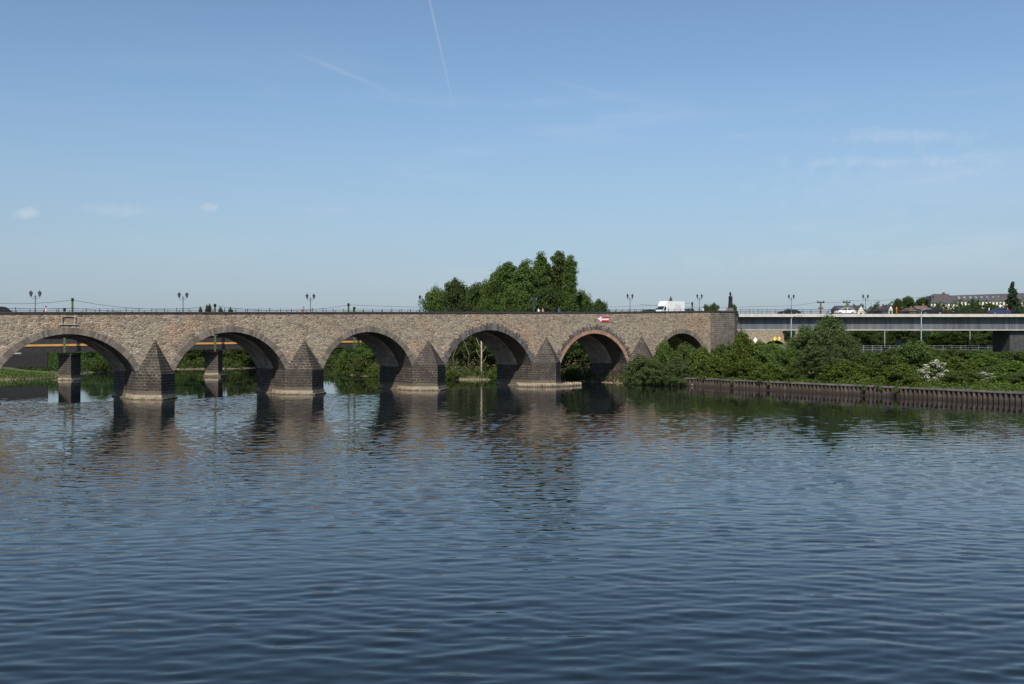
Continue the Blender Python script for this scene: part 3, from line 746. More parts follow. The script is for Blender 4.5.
# ---------------------------------------------------------------- sheet pile wall
PW = [Vector((27.5, 182.4)), Vector((33.0, 177.6)), Vector((37.9, 169.2)), Vector((65.2, 126.8)), Vector((95.5, 79.5)), Vector((125, 33))]
def pilewall():
    r = empty('sheet_pile_wall', (PW[3].x, PW[3].y, 0), 0, 'corrugated rusty sheet pile wall with grey cap along the right bank', 'wall')
    c = Vector((PW[3].x, PW[3].y)); prof = [(0, 0), (.24, 0), (.30, .42), (.66, .42), (.72, 0)]; per = .74
    line = []
    for a, b_ in zip(PW[:-1], PW[1:]):
        d = (b_ - a).normalized(); n = Vector((d.y, -d.x)); n = -n if n.x > 0 else n       # towards the river
        k = 0; L = (b_ - a).length
        while k * per < L - .2:
            for t, o in prof[:-1]:
                line.append((a + d * (k * per + t) + n * (.30 - o)) - c)
            k += 1
    m = MB(); vs = []; fs = []
    for p in line: vs += [(p.x, p.y, -2.5), (p.x, p.y, 1.28)]
    for i in range(len(line) - 1): fs.append((2 * i, 2 * i + 2, 2 * i + 3, 2 * i + 1))
    m.add(vs, fs); m.build('piling', M['pile'], r)
    m = MB()
    for a, b_ in zip(PW[:-1], PW[1:]):
        d = (b_ - a).normalized(); n = Vector((d.y, -d.x)); n = -n if n.x > 0 else n
        L = (b_ - a).length; t = 0
        while t < L:
            t2 = min(t + 3.0, L); A = a + d * t - c; B = a + d * (t2 - .03) - c
            q = [A + n * .38, B + n * .38, B - n * .75, A - n * .75]
            zz = 1.50 + random.uniform(-.015, .02)
            m.prism([(p.x, p.y) for p in q], 1.283, zz); t = t2
    m.build('cap_beam', M['pilecap'], r)
pilewall()

# ---------------------------------------------------------------- foliage
def leaves(C, Rc, per, size, rs, flat=.8, up=.25):
    """C clump centres, Rc radii -> quads"""
    n = len(C); N = n * per
    d = rs.normal(size=(N, 3)); d /= np.linalg.norm(d, axis=1)[:, None]
    rad = rs.rand(N) ** .45
    P = np.repeat(C, per, 0) + d * rad[:, None] * np.repeat(Rc, per)[:, None] * np.array([1, 1, flat])
    nrm = d * .8 + rs.normal(size=(N, 3)) * .75; nrm[:, 2] += up; nrm /= np.linalg.norm(nrm, axis=1)[:, None]
    t = np.cross(nrm, rs.normal(size=(N, 3))); t /= np.linalg.norm(t, axis=1)[:, None] + 1e-9
    b = np.cross(nrm, t); s = size * (.6 + .8 * rs.rand(N))[:, None]
    V = np.stack([P - t * s, P + b * s * .55 + nrm * s * .12, P + t * s, P - b * s * .55 + nrm * s * .12], 1).reshape(-1, 3)
    return V, np.arange(N * 4).reshape(-1, 4)
def crown_pts(kind, n, h, w, rs):
    """clump centres for a crown of height h and half-width w standing on z0..h"""
    out = []
    lob = rs.rand(7, 2)
    while len(out) < n:
        z = rs.rand(); a = rs.rand() * 2 * math.pi; q = rs.rand() ** .42
        irr = 1 + .22 * math.sin(2 * a + 6 * lob[0, 0]) * math.sin(5 * z + 6 * lob[1, 0]) + .16 * math.sin(5 * a + 7 * z + 6 * lob[2, 0])
        if kind == 'round': prof = math.sqrt(max(0, 1 - (2 * z - 1) ** 2)) * (1.05 if z < .5 else .95)
        elif kind == 'poplar': prof = (min(1, z * 4.5 + .25) * (1 - z ** 3.2) ** .7) * (.82 + .2 * math.sin(9 * z + 6 * lob[3, 0]))
        elif kind == 'conifer': prof = (1 - z) ** .85 * (.78 + .3 * abs(math.sin(z * 17)))
        elif kind == 'shrub': prof = math.sqrt(max(0, 1 - z ** 1.8)) * 1.0
        else: prof = 1
        r = w * prof * irr * q
        out.append((r * math.cos(a), r * math.sin(a), z))
    return np.array(out)
def make_tree(name, cat, seed, kind, h, w, z0, nc, per, rc, leaf, mat, bark='bark', trunk_r=.3, extra=None):
    rs = np.random.RandomState(seed)
    r = empty(name, (0, 0, 0), 0, 'x', cat)
    C = crown_pts(kind, nc, h, w, rs); C[:, 2] = z0 + C[:, 2] * (h - z0)
    C[:, 2] += rs.normal(size=nc) * .03 * h
    Rc = rc * (.55 + .9 * rs.rand(nc))
    if kind == 'conifer': Rc *= (1.15 - .75 * (C[:, 2] - z0) / (h - z0))
    C[:, 2] = np.maximum(C[:, 2], .02 * h)
    V, Fq = leaves(C, Rc, per, leaf, rs)
    mats = [M[mat]]; mi = None
    if extra:   # share of clumps that carry blossom or another leaf
        mats.append(M[extra[0]]); sel = (rs.rand(nc) < extra[1]) & (C[:, 0] < extra[2]); mi = np.repeat(sel.astype(int), per) * (rs.rand(nc * per) < .55)
    cr = pmesh('crown', V, Fq, mats, r, mi)
    t = MB(); lean = rs.normal(size=2) * .03 * h; top = z0 + (h - z0) * (.9 if kind in ('poplar', 'conifer') else .6)
    N = 7
    def tp(f): return Vector((lean[0] * f * f + .15 * trunk_r * math.sin(5 * f), lean[1] * f * f, top * f - .6 * (1 - f)))
    t.tube([tp(k / N) for k in range(N + 1)], [trunk_r * (1.25 if k == 0 else 1) * (1 - .85 * k / N) for k in range(N + 1)], 7)
    for k in range(min(nc, 16)):
        c = Vector(C[rs.randint(nc)]); f = max(.12, min(.95, (c.z / top) * .62)) if kind != 'conifer' else min(.95, c.z / top)
        a = tp(f); mid = a.lerp(c, .5); mid.z += .04 * h * (1 if kind != 'conifer' else -.3)
        t.tube([a, mid, c], [trunk_r * (1 - .85 * f) * .5, trunk_r * .22, trunk_r * .08], 5)
    t.build('trunk', M[bark], r, True)
    return r
def place(o, first, x, y, lb, sx=1, sz=1, rz=0, group=None, z=None, dz=-.1):
    q = o if first else copy_tree(o)
    q.location = (x, y, (H(x, y) if z is None else z) + dz); q.rotation_euler = (0, 0, rz); q.scale = (sx, sx, sz)
    q['label'] = lb
    if group: q['group'] = group
    return q
used = set()
def put(o, px_, Y, lb, ytop, wpx, hh, ww, rz=0, group=None, basey=None):
    """place prototype (height hh, half width ww) at column px_, distance Y, so that it tops out at picture row ytop"""
    x = PX(px_, Y); z = H(x, Y) if basey is None else basey
    sz = (PZ(ytop, Y) - z) / hh; sx = (wpx / F * Y) / (2 * ww)
    f = o.name not in used; used.add(o.name)
    return place(o, f, x, Y, lb, sx, sz, rz, group, z=z)

pop = [make_tree('poplar_tree', 'tree', 11 + k, 'poplar', 26, 3.4, 4, 240, 130, 1.1, .20, 'leaf_poplar', 'bark', .45) for k in range(2)]
rnd = [make_tree('broadleaf_tree', 'tree', 31 + k, 'round', 12, 4.6, 1.6, 190, 120, 1.15, .19, ('leaf_poplar', 'leaf_dark')[k], 'bark', .3) for k in range(2)]
con = make_tree('conifer_tree', 'tree', 41, 'conifer', 14, 3.0, 1.0, 190, 90, .8, .17, 'leaf_conifer', 'bark', .25)
shA = make_tree('bramble_shrub', 'shrub', 51, 'shrub', 3.6, 2.6, .1, 150, 85, .52, .115, 'leaf_bright', 'bark', .07)
shB = make_tree('dark_shrub', 'shrub', 52, 'shrub', 4.0, 2.6, .2, 150, 85, .55, .12, 'leaf_poplar', 'bark', .08)
shC = make_tree('willow_shrub', 'shrub', 53, 'shrub', 6.5, 3.6, .3, 210, 90, .68, .125, 'leaf_willow', 'bark', .1)
elder = make_tree('elder_shrub', 'shrub', 54, 'shrub', 4.0, 2.4, .1, 150, 80, .42, .115, 'leaf_bright', 'bark', .07, ('blossom', .8, .2))

G = 'tree clump behind the stone bridge'
for (k, px_, Y, yt, w_, rz, lb) in ((0, 487, 230, 284, 26, 5.0, 'leafy tree filling the step between low trees and poplars'), (0, 467, 238, 289, 34, 3.6, 'green tree filling the gap between the two dark rounded trees'), (0, 445, 240, 293, 30, 2.1, 'green tree between the pale low tree and the first dark one')):
    put(rnd[k], px_, Y, lb, yt, w_, 12.3, 4.7, rz, G)
for (k, px_, Y, yt, w_, rz, lb) in (
    (0, 541, 218, 256, 30, .3, 'tall slender poplar in the middle of the clump behind the fourth pier'),
    (1, 558, 222, 253.5, 31, 1.3, 'tallest poplar of the clump behind the bridge, topmost in the photo'),
    (1, 570, 216, 257.5, 24, 2.7, 'slender poplar at the right edge of the tall clump'),
    (0, 524, 214, 263, 36, 2.2, 'broad poplar just left of the tallest poplars'),
    (1, 509, 222, 264, 38, 4.0, 'full poplar at the left shoulder of the tall clump')):
    put(pop[k], px_, Y, lb, yt, w_, 26.6, 3.5, rz, G)
for (k, px_, Y, yt, w_, rz, lb) in (
    (0, 498, 226, 271, 28, .8, 'rounded tree stepping up at the left of the tall poplars'),
    (0, 434, 232, 290, 28, .4, 'pale green low tree at the left end of the clump'),
    (1, 455, 235, 280.5, 30, 1.7, 'dark rounded tree second from the left of the clump'),
    (1, 477, 232, 285, 30, 2.9, 'dark rounded tree between the low trees and the poplars'),
    (0, 515, 208, 290, 40, 3.4, 'lower leafy tree in front of the broad poplar'),
    (1, 548, 209, 288, 44, 5.2, 'dark leafy tree filling the foot of the tall poplars'),
    (0, 583, 224, 294, 26, 4.4, 'small tree trailing off right of the tall poplars'),
    (1, 599, 230, 301, 26, 1.1, 'lowest tree at the right end of the clump')):
    put(rnd[k], px_, Y, lb, yt, w_, 12.3, 4.7, rz, G)
# trees under arches 3, 4, 5 on the near bank behind the bridge
G2 = 'bankside trees seen through the arches'
for (k, px_, Y, yt, w_, rz, lb) in (
    (0, 372, 237, 338, 34, .2, 'green bankside tree seen through the right half of the third arch'),
    (1, 350, 246, 348, 26, 2.2, 'dark bankside tree in the middle of the third arch'),
    (1, 466, 222, 322, 40, 3.0, 'dark tree seen through the left of the fourth arch'),
    (0, 500, 216, 322, 40, .9, 'green tree seen through the right of the fourth arch'),
    (1, 520, 214, 330, 40, 1.9, 'dark tree half hidden by the right side of the fourth arch'),
    (1, 575, 214, 320, 40, 2.5, 'dark tree seen through the left of the brick-ringed arch'),
    (0, 597, 220, 322, 40, 3.9, 'green tree seen through the centre of the brick-ringed arch'),
    (1, 625, 226, 322, 44, 3.3, 'dark tree hidden behind the pier right of the brick-ringed arch')):
    put(rnd[k], px_, Y, lb, yt, w_, 12.3, 4.7, rz, G2)
# pale bare trunk inside arch 4
def stick(px_, y0, y1, Y, r_, lb, lean=.1, mat='palebark'):
    x = PX(px_, Y); z0 = PZ(y1, Y); hgt_ = PZ(y0, Y) - z0
    e_ = empty('bare_tree', (x, Y, z0), 0, lb, 'tree'); m = MB(); m.tube([(0, 0, 0), (lean * .3, 0, hgt_ * .5), (-lean, 0, hgt_)], [r_, r_ * .8, r_ * .4], 7); m.build('trunk', M[mat], e_, True)
    m = MB()
    for k in range(7): f = .3 + .1 * k; s_ = (-1) ** k; m.tube([(0, 0, hgt_ * f), (s_ * .7, .2, hgt_ * f + .9), (s_ * 1.1, .1, hgt_ * f + 2.0)], [r_ * .35, r_ * .2, .02], 5)
    m.build('branches', M[mat], e_, True)
stick(481.5, 325, 381, 209, .22, 'pale bare trunk standing in the middle of the fourth arch')
stick(467, 330, 379, 213, .12, 'thin leaning bare tree left of the pale trunk', 1.6, 'bark')
stick(455, 334, 379, 212, .12, 'thin bare tree at the far left of the fourth arch', -1.4, 'bark')
# low growth at the water line behind arches
G3 = 'shrubs along the water behind the bridge'
for (o_, px_, Y, yt, w_, hh, ww, lb) in (
    (shA, 452, 209, 371, 18, 3.7, 2.7, 'bright green bush at the water in the left of the fourth arch'),
    (shB, 503, 207, 366, 30, 4.1, 2.7, 'dark green bush at the water in the right of the fourth arch'),
    (shA, 572, 202, 369, 24, 3.7, 2.7, 'bright green bush seen low through the brick-ringed arch'),
    (shB, 600, 203, 364, 26, 4.1, 2.7, 'dark bush low in the middle of the brick-ringed arch'),
    (shA, 376, 227, 366, 22, 3.7, 2.7, 'light green bush at the water in the third arch'),
    (shB, 361, 232, 358, 22, 4.1, 2.7, 'dark bush overhanging the water in the third arch'),
    (shB, 344, 240, 352, 20, 4.1, 2.7, 'shrub below the railway girder in the third arch'),
    (shA, 72, 209, 375.5, 8, 3.7, 2.7, 'small green bush at the foot of the railway pier in the leftmost arch'),
    (shA, 201, 224, 374, 5, 3.7, 2.7, 'tiny green bush left of the railway pier in the second arch')):
    f = o_.name not in used
    put(o_, px_, Y, lb, yt, w_, hh, ww, px_ * .7, G3, basey=max(0.0, H(PX(px_, Y), Y)))
# dark far trees under the railway bridge
G4 = 'far bank trees behind the railway bridge'
far = [(178, 305, 338.5, 30), (194, 300, 338.5, 32), (212, 308, 338.5, 30), (240, 302, 338.5, 34), (258, 310, 338.5, 30), (276, 305, 338.5, 30), (100, 285, 338.5, 30), (122, 292, 338.5, 32), (140, 296, 338.5, 30), (158, 300, 338.5, 30), (325, 372, 345, 30), (302, 350, 345, 30), (290, 330, 346, 30), (340, 362, 344, 30)]
words = ['at the left edge', 'left of the railway pier', 'right behind the railway pier', 'right of the railway pier', 'in the right half', 'at the right edge']
for i, (px_, Y, yt, w_) in enumerate(far):
    if i < 6: lb = 'dark far bank tree ' + words[i] + ' of the second arch' if i not in (1, 2, 3) else 'dark far bank tree ' + words[i] + ' in the second arch'
    elif i < 8: lb = ('darker', 'greener')[i - 6] + ' far bank tree in the leftmost arch, right of the railway pier'
    else: lb = ('far bank tree behind the pier between the first and second arch, ' + ('left', 'right')[i % 2] + ' one') if i < 10 else ('far bank tree in the left of the third arch, ' + ('farthest', 'second from left', 'nearest', 'rightmost')[i - 10])
    put(rnd[1 if i % 3 else 0], px_, Y, lb, yt, w_, 12.3, 4.7, i * 1.3, G4)
for (px_, yt, w_, lb) in ((200.5, 308, 5, 'small rounded tree top left of the green mast above the second arch'), (207, 306, 4.5, 'narrow dark tree top above the second arch'), (209.5, 305, 5, 'highest dark tree top left of the green mast above the second arch'),
                      (220.5, 308.2, 6, 'rounded tree top just right of the green mast'), (230.5, 308.6, 6, 'small tree top farthest right of the green mast')):
    Y = 430; x = PX(px_, Y); put(con if yt < 307.5 and False else rnd[1], px_, Y, lb, yt, w_ * 1.25, 12.3, 4.7, px_, 'distant tree tops above the second arch')

# right bank: shrubs in picture order
G5 = 'shrubs on the right bank'
S = [
 (shC, 641, 187.5, 356, 36, 'pale willow bush leaning over the water by the fifth pier'),
 (shB, 664, 186, 344, 30, 'leafy bush in front of the sixth arch, left side'),
 (shC, 655, 183.5, 361, 34, 'low pale willow bush at the water edge left of the sixth arch'),
 (shB, 686, 184, 345, 30, 'dark bush under the crown of the sixth arch'),
 (shC, 678, 181, 358, 36, 'willow bush at the water edge below the sixth arch'),
 (shA, 702, 182, 349, 30, 'bright bush at the right foot of the sixth arch'),
 (shA, 714, 178, 357, 36, 'broad bright bramble above the left end of the sheet piling'),
 (shB, 722, 186, 346, 32, 'dark bush against the grey stone abutment'),
 (shA, 742, 184, 334.5, 32, 'tall bright shrub at the right corner of the stone abutment'),
 (shB, 760, 184, 343, 34, 'dark shrub below the white diamond mark'),
 (shA, 745, 172, 360, 42, 'low bright bramble on the bank between abutment and willow'),
 (shA, 772, 166, 364, 38, 'low bramble spilling over the piling left of the big willow'),
 (shB, 790, 175, 349, 38, 'dark shrub at the left foot of the big willow'),
 (shC, 806, 178, 328, 44, 'left half of the big grey-green willow'),
 (shC, 830, 176, 318, 46, 'tallest grey-green willow covering the girder bridge'),
 (shC, 846, 171, 334, 34, 'right shoulder of the big grey-green willow'),
 (shC, 820, 163, 349, 52, 'rounded willow in front of the tallest one'),
 (shB, 800, 166, 362, 40, 'dark low shrub overhanging the piling below the willow'),
 (shA, 846, 158, 362, 46, 'bright low shrub on the slope right of the willow'),
 (shB, 870, 166, 352, 34, 'round dark shrub below the lamp pole on the slope'),
 (shB, 893, 158, 350, 44, 'large dark shrub left of the galvanised pole'),
 (shB, 914, 155, 342, 44, 'tall dark shrub in front of the galvanised pole'),
 (shA, 900, 147, 365, 50, 'bright shrub bulging over the piling left of the elder'),
 (elder, 937, 146, 361, 40, 'elder bush covered in cream blossom above the piling'),
 (shA, 958, 150, 358, 42, 'bright shrub right of the blossoming elder'),
 (shB, 962, 142, 371, 42, 'low dark shrub at the foot of the slope right of the elder'),
 (elder, 984, 143, 372, 40, 'smaller elder with a few cream blossoms near the right edge'),
 (shA, 984, 160, 355, 44, 'bright bramble halfway up the slope near the right edge'),
 (shB, 1012, 165, 352, 44, 'dark shrub near the girder bridge pier'),
 (shA, 1014, 150, 362, 48, 'bright bramble at the right edge of the picture'),
 (shA, 1040, 142, 366, 52, 'bright bramble cut off by the right edge'),
 (shB, 952, 188, 349, 40, 'dark shrub under the girder bridge right of the galvanised pole'),
 (shB, 980, 186, 350, 44, 'broad dark shrub just below the guard fence'),
 (shA, 1002, 180, 352, 42, 'bright shrub left of the girder bridge pier'),
 (shB, 1030, 184, 350, 44, 'dark shrub in front of the girder bridge pier'),
 (shB, 994, 150, 366, 44, 'dark shrub between the two brambles near the right edge'),
 (shA, 925, 185, 347, 36, 'bright shrub around the foot of the galvanised pole'),
 (shA, 775, 190, 345, 36, 'bright shrub below the yellow diamond marks'),
 (shB, 1016, 139, 374, 40, 'dark low shrub just above the piling at the right edge'),
 (shB, 935, 172, 350, 36, 'dark shrub behind the blossoming elder'),
]
HW = {id(shA): (3.7, 2.7), id(shB): (4.1, 2.7), id(shC): (6.7, 3.7), id(elder): (4.1, 2.5)}
for i, (o_, px_, Y, yt, w_, lb) in enumerate(S):
    hh, ww = HW[id(o_)]; x = PX(px_, Y); z = max(.1, H(x, Y))
    put(o_, px_, Y, lb, yt, w_ * 1.08, hh, ww, i * 1.9 if o_ is not elder else .3, G5, basey=z)
# trees behind under the girder bridge
G6 = 'trees behind the girder bridge'
T6 = [(862, 262, 326, 36, 'dark tree under the girder bridge above the left of the fence'), (885, 270, 324, 36, 'yellow-green tree under the girder bridge by the thin pole'), (908, 255, 325, 38, 'tree under the girder bridge left of the galvanised pole'),
      (934, 262, 323, 38, 'dark tree under the girder bridge right of the galvanised pole'), (958, 256, 324, 38, 'dense dark tree under the middle of the girder bridge'), (982, 264, 323, 38, 'tree under the girder bridge right of the second thin pole'), (1006, 258, 324, 38, 'dark tree beside the girder bridge pier'), (1032, 262, 322, 40, 'tree behind the girder bridge pier'),
      (850, 268, 327, 26, 'dark tree right behind the big willow')]
for i, (px_, Y, yt, w_, lb) in enumerate(T6): put(rnd[(i + 1) % 2], px_, Y, lb, yt, w_, 12.3, 4.7, i * 2.1, G6)
G7 = 'tree tops on the skyline'
for i, (px_, Y, yt, w_, lb) in enumerate(((898, 400, 299.5, 14, 'rounded tree top left of the cream building, leftmost of three'), (908, 405, 297, 18, 'broad tree top left of the cream building, middle of three'), (923, 410, 298, 18, 'tree top touching the left end of the cream building'),
     (876, 395, 305, 9, 'small dark round tree right of the last lamp'), (854, 400, 305, 8, 'dark tree top behind the white gabled house'), (788, 330, 309.5, 14, 'dark tree top behind the lamp on the girder bridge'),
     (974, 400, 303.5, 18, 'dark tree in front of the cream building'), (966, 398, 306, 16, 'low dark tree in front of the cream building, left one'), (990, 398, 304, 20, 'broad dark tree in front of the cream building, right one'), (1018, 400, 306, 20, 'dark tree right of the tall conifer'),
     (714, 300, 304, 15, 'rounded tree top left of the statue'), (706, 300, 305.5, 12, 'low tree top behind the lamp by the statue'), (734, 290, 305, 9, 'tree top right behind the statue'), (940, 395, 308, 20, 'low trees below the left end of the cream building'))):
    put(rnd[1], px_, Y, lb, yt, w_, 12.3, 4.7, i * 1.7, G7)
put(con, 1012.5, 395, 'tall dark conifer in front of the right end of the cream building', 281.5, 24, 14.4, 3.1, 0.5, None)
put(con, 973, 398, 'small pointed conifer in front of the cream building', 299, 9, 14.4, 3.1, 1.5, None)
c2 = put(rnd[0], 670.3, 260, 'treetop peeping over the roof of the white van', 299.2, 7, 12.3, 4.7, .4, None); 

# ground cover on the slopes
def cover(name, pts_fn, n, hmax, size, mats, label_, seed):
    rs = np.random.RandomState(seed); P = pts_fn(rs, n)
    d = dist_river(P); P = P[d > .8]; z = hgt(P[:, 0], P[:, 1]); N = len(P)
    cl = .5 + .5 * np.sin(P[:, 0] * .9 + 1.3 * np.sin(P[:, 1] * .5)) * np.sin(P[:, 1] * .8 + np.sin(P[:, 0] * .6))
    C = np.stack([P[:, 0], P[:, 1], z + rs.rand(N) * hmax * (.3 + cl)], 1)
    V, Fq = leaves(C, np.full(N, size), 3, size, rs, 1.0, .5)
    o = pmesh(name, V, Fq, mats); o['kind'] = 'stuff'; tag(o, label_, 'ground cover')
def fan(rs, n):   # right bank between the piling and the road
    t = rs.rand(n); a = np.array([20., 189.]); A = np.array([[18, 190], [33, 178.5], [38, 170.5], [65.5, 128.8], [96, 81]], float)
    seg = rs.choice(4, n, p=[.14, .10, .46, .30]); base = A[seg] + (A[seg + 1] - A[seg]) * t[:, None]
    d = rs.rand(n) ** 1.25 * 46
    return base + np.stack([d * .84, d * .54], 1)
cover('bank_undergrowth', fan, 46000, .9, .13, M['leaf_bright'], 'nettles and brambles covering the right bank slope', 3)
cover('bank_grass', fan, 22000, .5, .11, M['grass'], 'long green grass between the shrubs on the right bank', 4)
def leftb(rs, n): return np.stack([-165 + rs.rand(n) * 70, 198 + rs.rand(n) ** 1.3 * 26], 1)
cover('far_bank_grass', leftb, 22000, .35, .14, M['grass'], 'grass on the bank seen through the leftmost arch', 5)
def midb(rs, n):
    A = np.array([[-47, 300], [-43, 246], [-37, 231], [-28, 222], [-14, 208], [4, 205.5], [13, 199], [21, 188.5]], float)
    seg = rs.choice(7, n); t = rs.rand(n); base = A[seg] + (A[seg + 1] - A[seg]) * t[:, None]; d = rs.rand(n) ** 1.3 * 16
    return base + np.stack([d * .45, d * .89], 1)
cover('bankside_scrub', midb, 16000, 2.0, .16, M['leaf_dark'], 'tangled scrub on the bank behind the middle arches', 6)
cover('dry_scrub', midb, 6000, 3.4, .13, M['hay'], 'brown dry stems on the bank behind the middle arches', 8)
def farwood(rs, n): return np.stack([-260 + rs.rand(n) * 330, 318 + rs.rand(n) * 60], 1)
cover('distant_wood', farwood, 40000, 4.5, .35, M['leaf_dark'], 'distant dark wood behind the railway bridge', 9)
def rwood(rs, n): return np.stack([98 + rs.rand(n) * 120, 272 + rs.rand(n) * 60], 1)
cover('distant_wood', rwood, 40000, 3.6, .3, M['leaf_dark'], 'distant dark wood beyond the girder bridge', 10)
def hillw(rs, n): return np.stack([140 + rs.rand(n) * 140, 385 + rs.rand(n) * 45], 1)
cover('hillside_trees', hillw, 26000, 6.0, .5, M['leaf_dark'], 'dark hillside trees below the cream building', 12)

def farshore(rs, n):
    A = np.array([[-108, 256], [-104, 276], [-97, 287], [-80, 294], [-66, 338], [-60, 344], [-47, 300]], float)
    seg = rs.choice(6, n); t = rs.rand(n); base = A[seg] + (A[seg + 1] - A[seg]) * t[:, None]; d = rs.rand(n) ** 1.3 * 14
    return base + np.stack([-d * .5, d * .87], 1)
cover('shoreline_scrub', farshore, 26000, 2.4, .2, M['leaf_poplar'], 'green scrub along the far shore behind the railway bridge', 14)
def leftwood(rs, n): return np.stack([-185 + rs.rand(n) * 78, 236 + rs.rand(n) * 70], 1)
cover('bank_scrub', leftwood, 42000, 3.2, .2, M['leaf_dark'], 'dark scrub covering the slope behind the railway pier in the leftmost arch', 15)
def overhang():
    rs = np.random.RandomState(5); C = []; Rc = []
    for k in range(95):
        i = rs.choice(4, p=[.08, .14, .48, .30]); a, b_ = PW[i], PW[i + 1]; d = (b_ - a).normalized(); n = Vector((d.y, -d.x)); n = -n if n.x > 0 else n
        p = a.lerp(b_, rs.rand()) + n * rs.uniform(-1.0, .35)
        if 0.5 + .5 * math.sin(p.y * .33 + 1.0) * math.sin(p.y * .11) < .42: continue
        r = rs.uniform(.25, .75); C.append((p.x, p.y, 1.45 + rs.uniform(-.25, .45) * r)); Rc.append(r)
        if rs.rand() < .35: C.append((p.x - .35, p.y - .2, 1.0)); Rc.append(r * .7)
    V, Fq = leaves(np.array(C), np.array(Rc), 110, .10, rs, 1.0, .2)
    o = pmesh('overhanging_brambles', V, Fq, M['leaf_bright']); o['kind'] = 'stuff'; tag(o, 'brambles hanging over the cap of the sheet pile wall', 'ground cover')
overhang()
# shore rocks
rk = MB()
def rock(seed):
    rs = np.random.RandomState(seed); bm = bmesh.new(); bmesh.ops.create_icosphere(bm, subdivisions=2, radius=1)
    for v in bm.verts: v.co *= 1 + .22 * rs.randn() * .6; v.co.z *= .6
    me = bpy.data.meshes.new('shore_rock'); bm.to_mesh(me); bm.free(); me.materials.append(M['rock']); return me
rm = [rock(1), rock(2)]
for i, (px_, py, s) in enumerate(((622, 380.5, .9), (625.5, 376.5, 1.2), (629.5, 381.5, .8), (683, 383.2, .6), (688, 383.6, .7), (693, 384, .5), (676, 383, .5), (700, 384.2, .6))):
    Y = 7.9 * F / (py + 2 - 342) ; o = bpy.data.objects.new('shore_rock', rm[i % 2]); COL.objects.link(o)
    o.location = (PX(px_, Y), Y, .25 if i != 1 else .9); o.scale = (s, s, s); o.rotation_euler = (0, 0, i)
    if i < 3: tag(o, ('pale rock at the foot of the fifth pier by the brick-ringed arch, lowest left', 'largest pale rock at the foot of the pier right of the brick-ringed arch', 'pale rock right of the largest one under the willow bush')[i], 'rock', 'rocks at the fifth pier')
    else: tag(o, ('second stone from the left in the rubble row by the piling', 'large middle stone of the rubble row by the piling', 'stone between the middle one and the piling, in the rubble row', 'leftmost small stone of the rubble row under the willow bush', 'stone lying right against the end of the sheet piling')[i - 3], 'rock', 'rubble stones at the left end of the piling')

# retaining wall, road and fence on the banks
rt = MB(); rt.box(-40, 6, 0, .6, -1, 2.6); o = rt.build('retaining_wall', M['underpass'], None, loc=(-112, 226, 3.2)); tag(o, 'concrete retaining wall with painted-in shade above the grass bank in the leftmost arch', 'wall')
o.rotation_euler = (0, 0, R(14))
rd = MB(); Y0 = 222
xs_ = np.linspace(58, 180, 40); zr = 6.15
rd.add([(58, Y0 + 9, zr), (190, Y0 + 3, zr), (190, Y0 + 12, zr), (58, Y0 + 17, zr)], [(0, 1, 2, 3)]); rd.add([(58, Y0 + 8.9, zr - 1.4), (190, Y0 + 2.9, zr - 1.4), (190, Y0 + 2.9, zr - .004), (58, Y0 + 8.9, zr - .004)], [(0, 1, 2, 3)])
o = rd.build('road', M['asphalt']); o['kind'] = 'structure'
fn = empty('guard_fence', (79, Y0 + 7.5, zr), math.atan2(-6, 132), 'pale metal guard fence along the road under the girder bridge', 'fence')
m = MB()
for z in (.05, .45, .85): m.box(0, 90, -.03, .03, z, z + .07)
m.build('rails', M['galv'], fn); m = MB()
for k in range(46): m.box(2 * k, 2 * k + .1, -.05, .05, -.6, 1.0)
m.build('fence_posts', M['galv'], fn)
def galv_lamp(px_, y0, y1, Y, arm, lb):
    z0 = PZ(y1, Y); h_ = PZ(y0, Y) - z0; r = empty('road_lamp', (PX(px_, Y), Y, z0), 0, lb, 'road lamp', 'tall grey road lamps on the right bank')
    m = MB(); m.tube([(0, 0, -1), (0, 0, h_ * .3), (0, 0, h_ - .5), (.12, 0, h_ - .15), (.5, 0, h_)], [.16, .13, .09, .08, .07], 8); m.tube([(.5, 0, h_), (arm, 0, h_ + .12)], .06, 6); m.build('pole_shaft', M['galv'], r, True)
    m = MB(); m.box(arm - .1, arm + .75, -.16, .16, h_ + .04, h_ + .2); m.build('lamp_head', M['galv'], r)
galv_lamp(921.3, 309.5, 350, 200, 1.2, 'tall galvanised road lamp rising past the girder bridge railing')
galv_lamp(791.2, 316.5, 350, 200, 1.5, 'galvanised road lamp with bent arm in front of the girder, left of the willow')
galv_lamp(884.7, 318, 352, 228, 1.0, 'thin road lamp seen under the girder bridge by the yellow-green tree')
galv_lamp(970, 318, 352, 226, 1.0, 'thin road lamp seen under the right part of the girder bridge')
bb = empty('info_board', (PX(898.3, 226), 226, 6.1), 0, 'small blue-grey board standing by the road under the girder bridge', 'board')
m = MB(); m.box(-.75, .75, -.04, .04, 1.0, 2.1); m.build('panel', plain('blue_grey_panel', (.10, .13, .20), .6), bb)
for x in (-.6, .6): m = MB(); m.box(x - .05, x + .05, -.03, .03, -.3, .998); m.build('leg', M['galv'], bb)

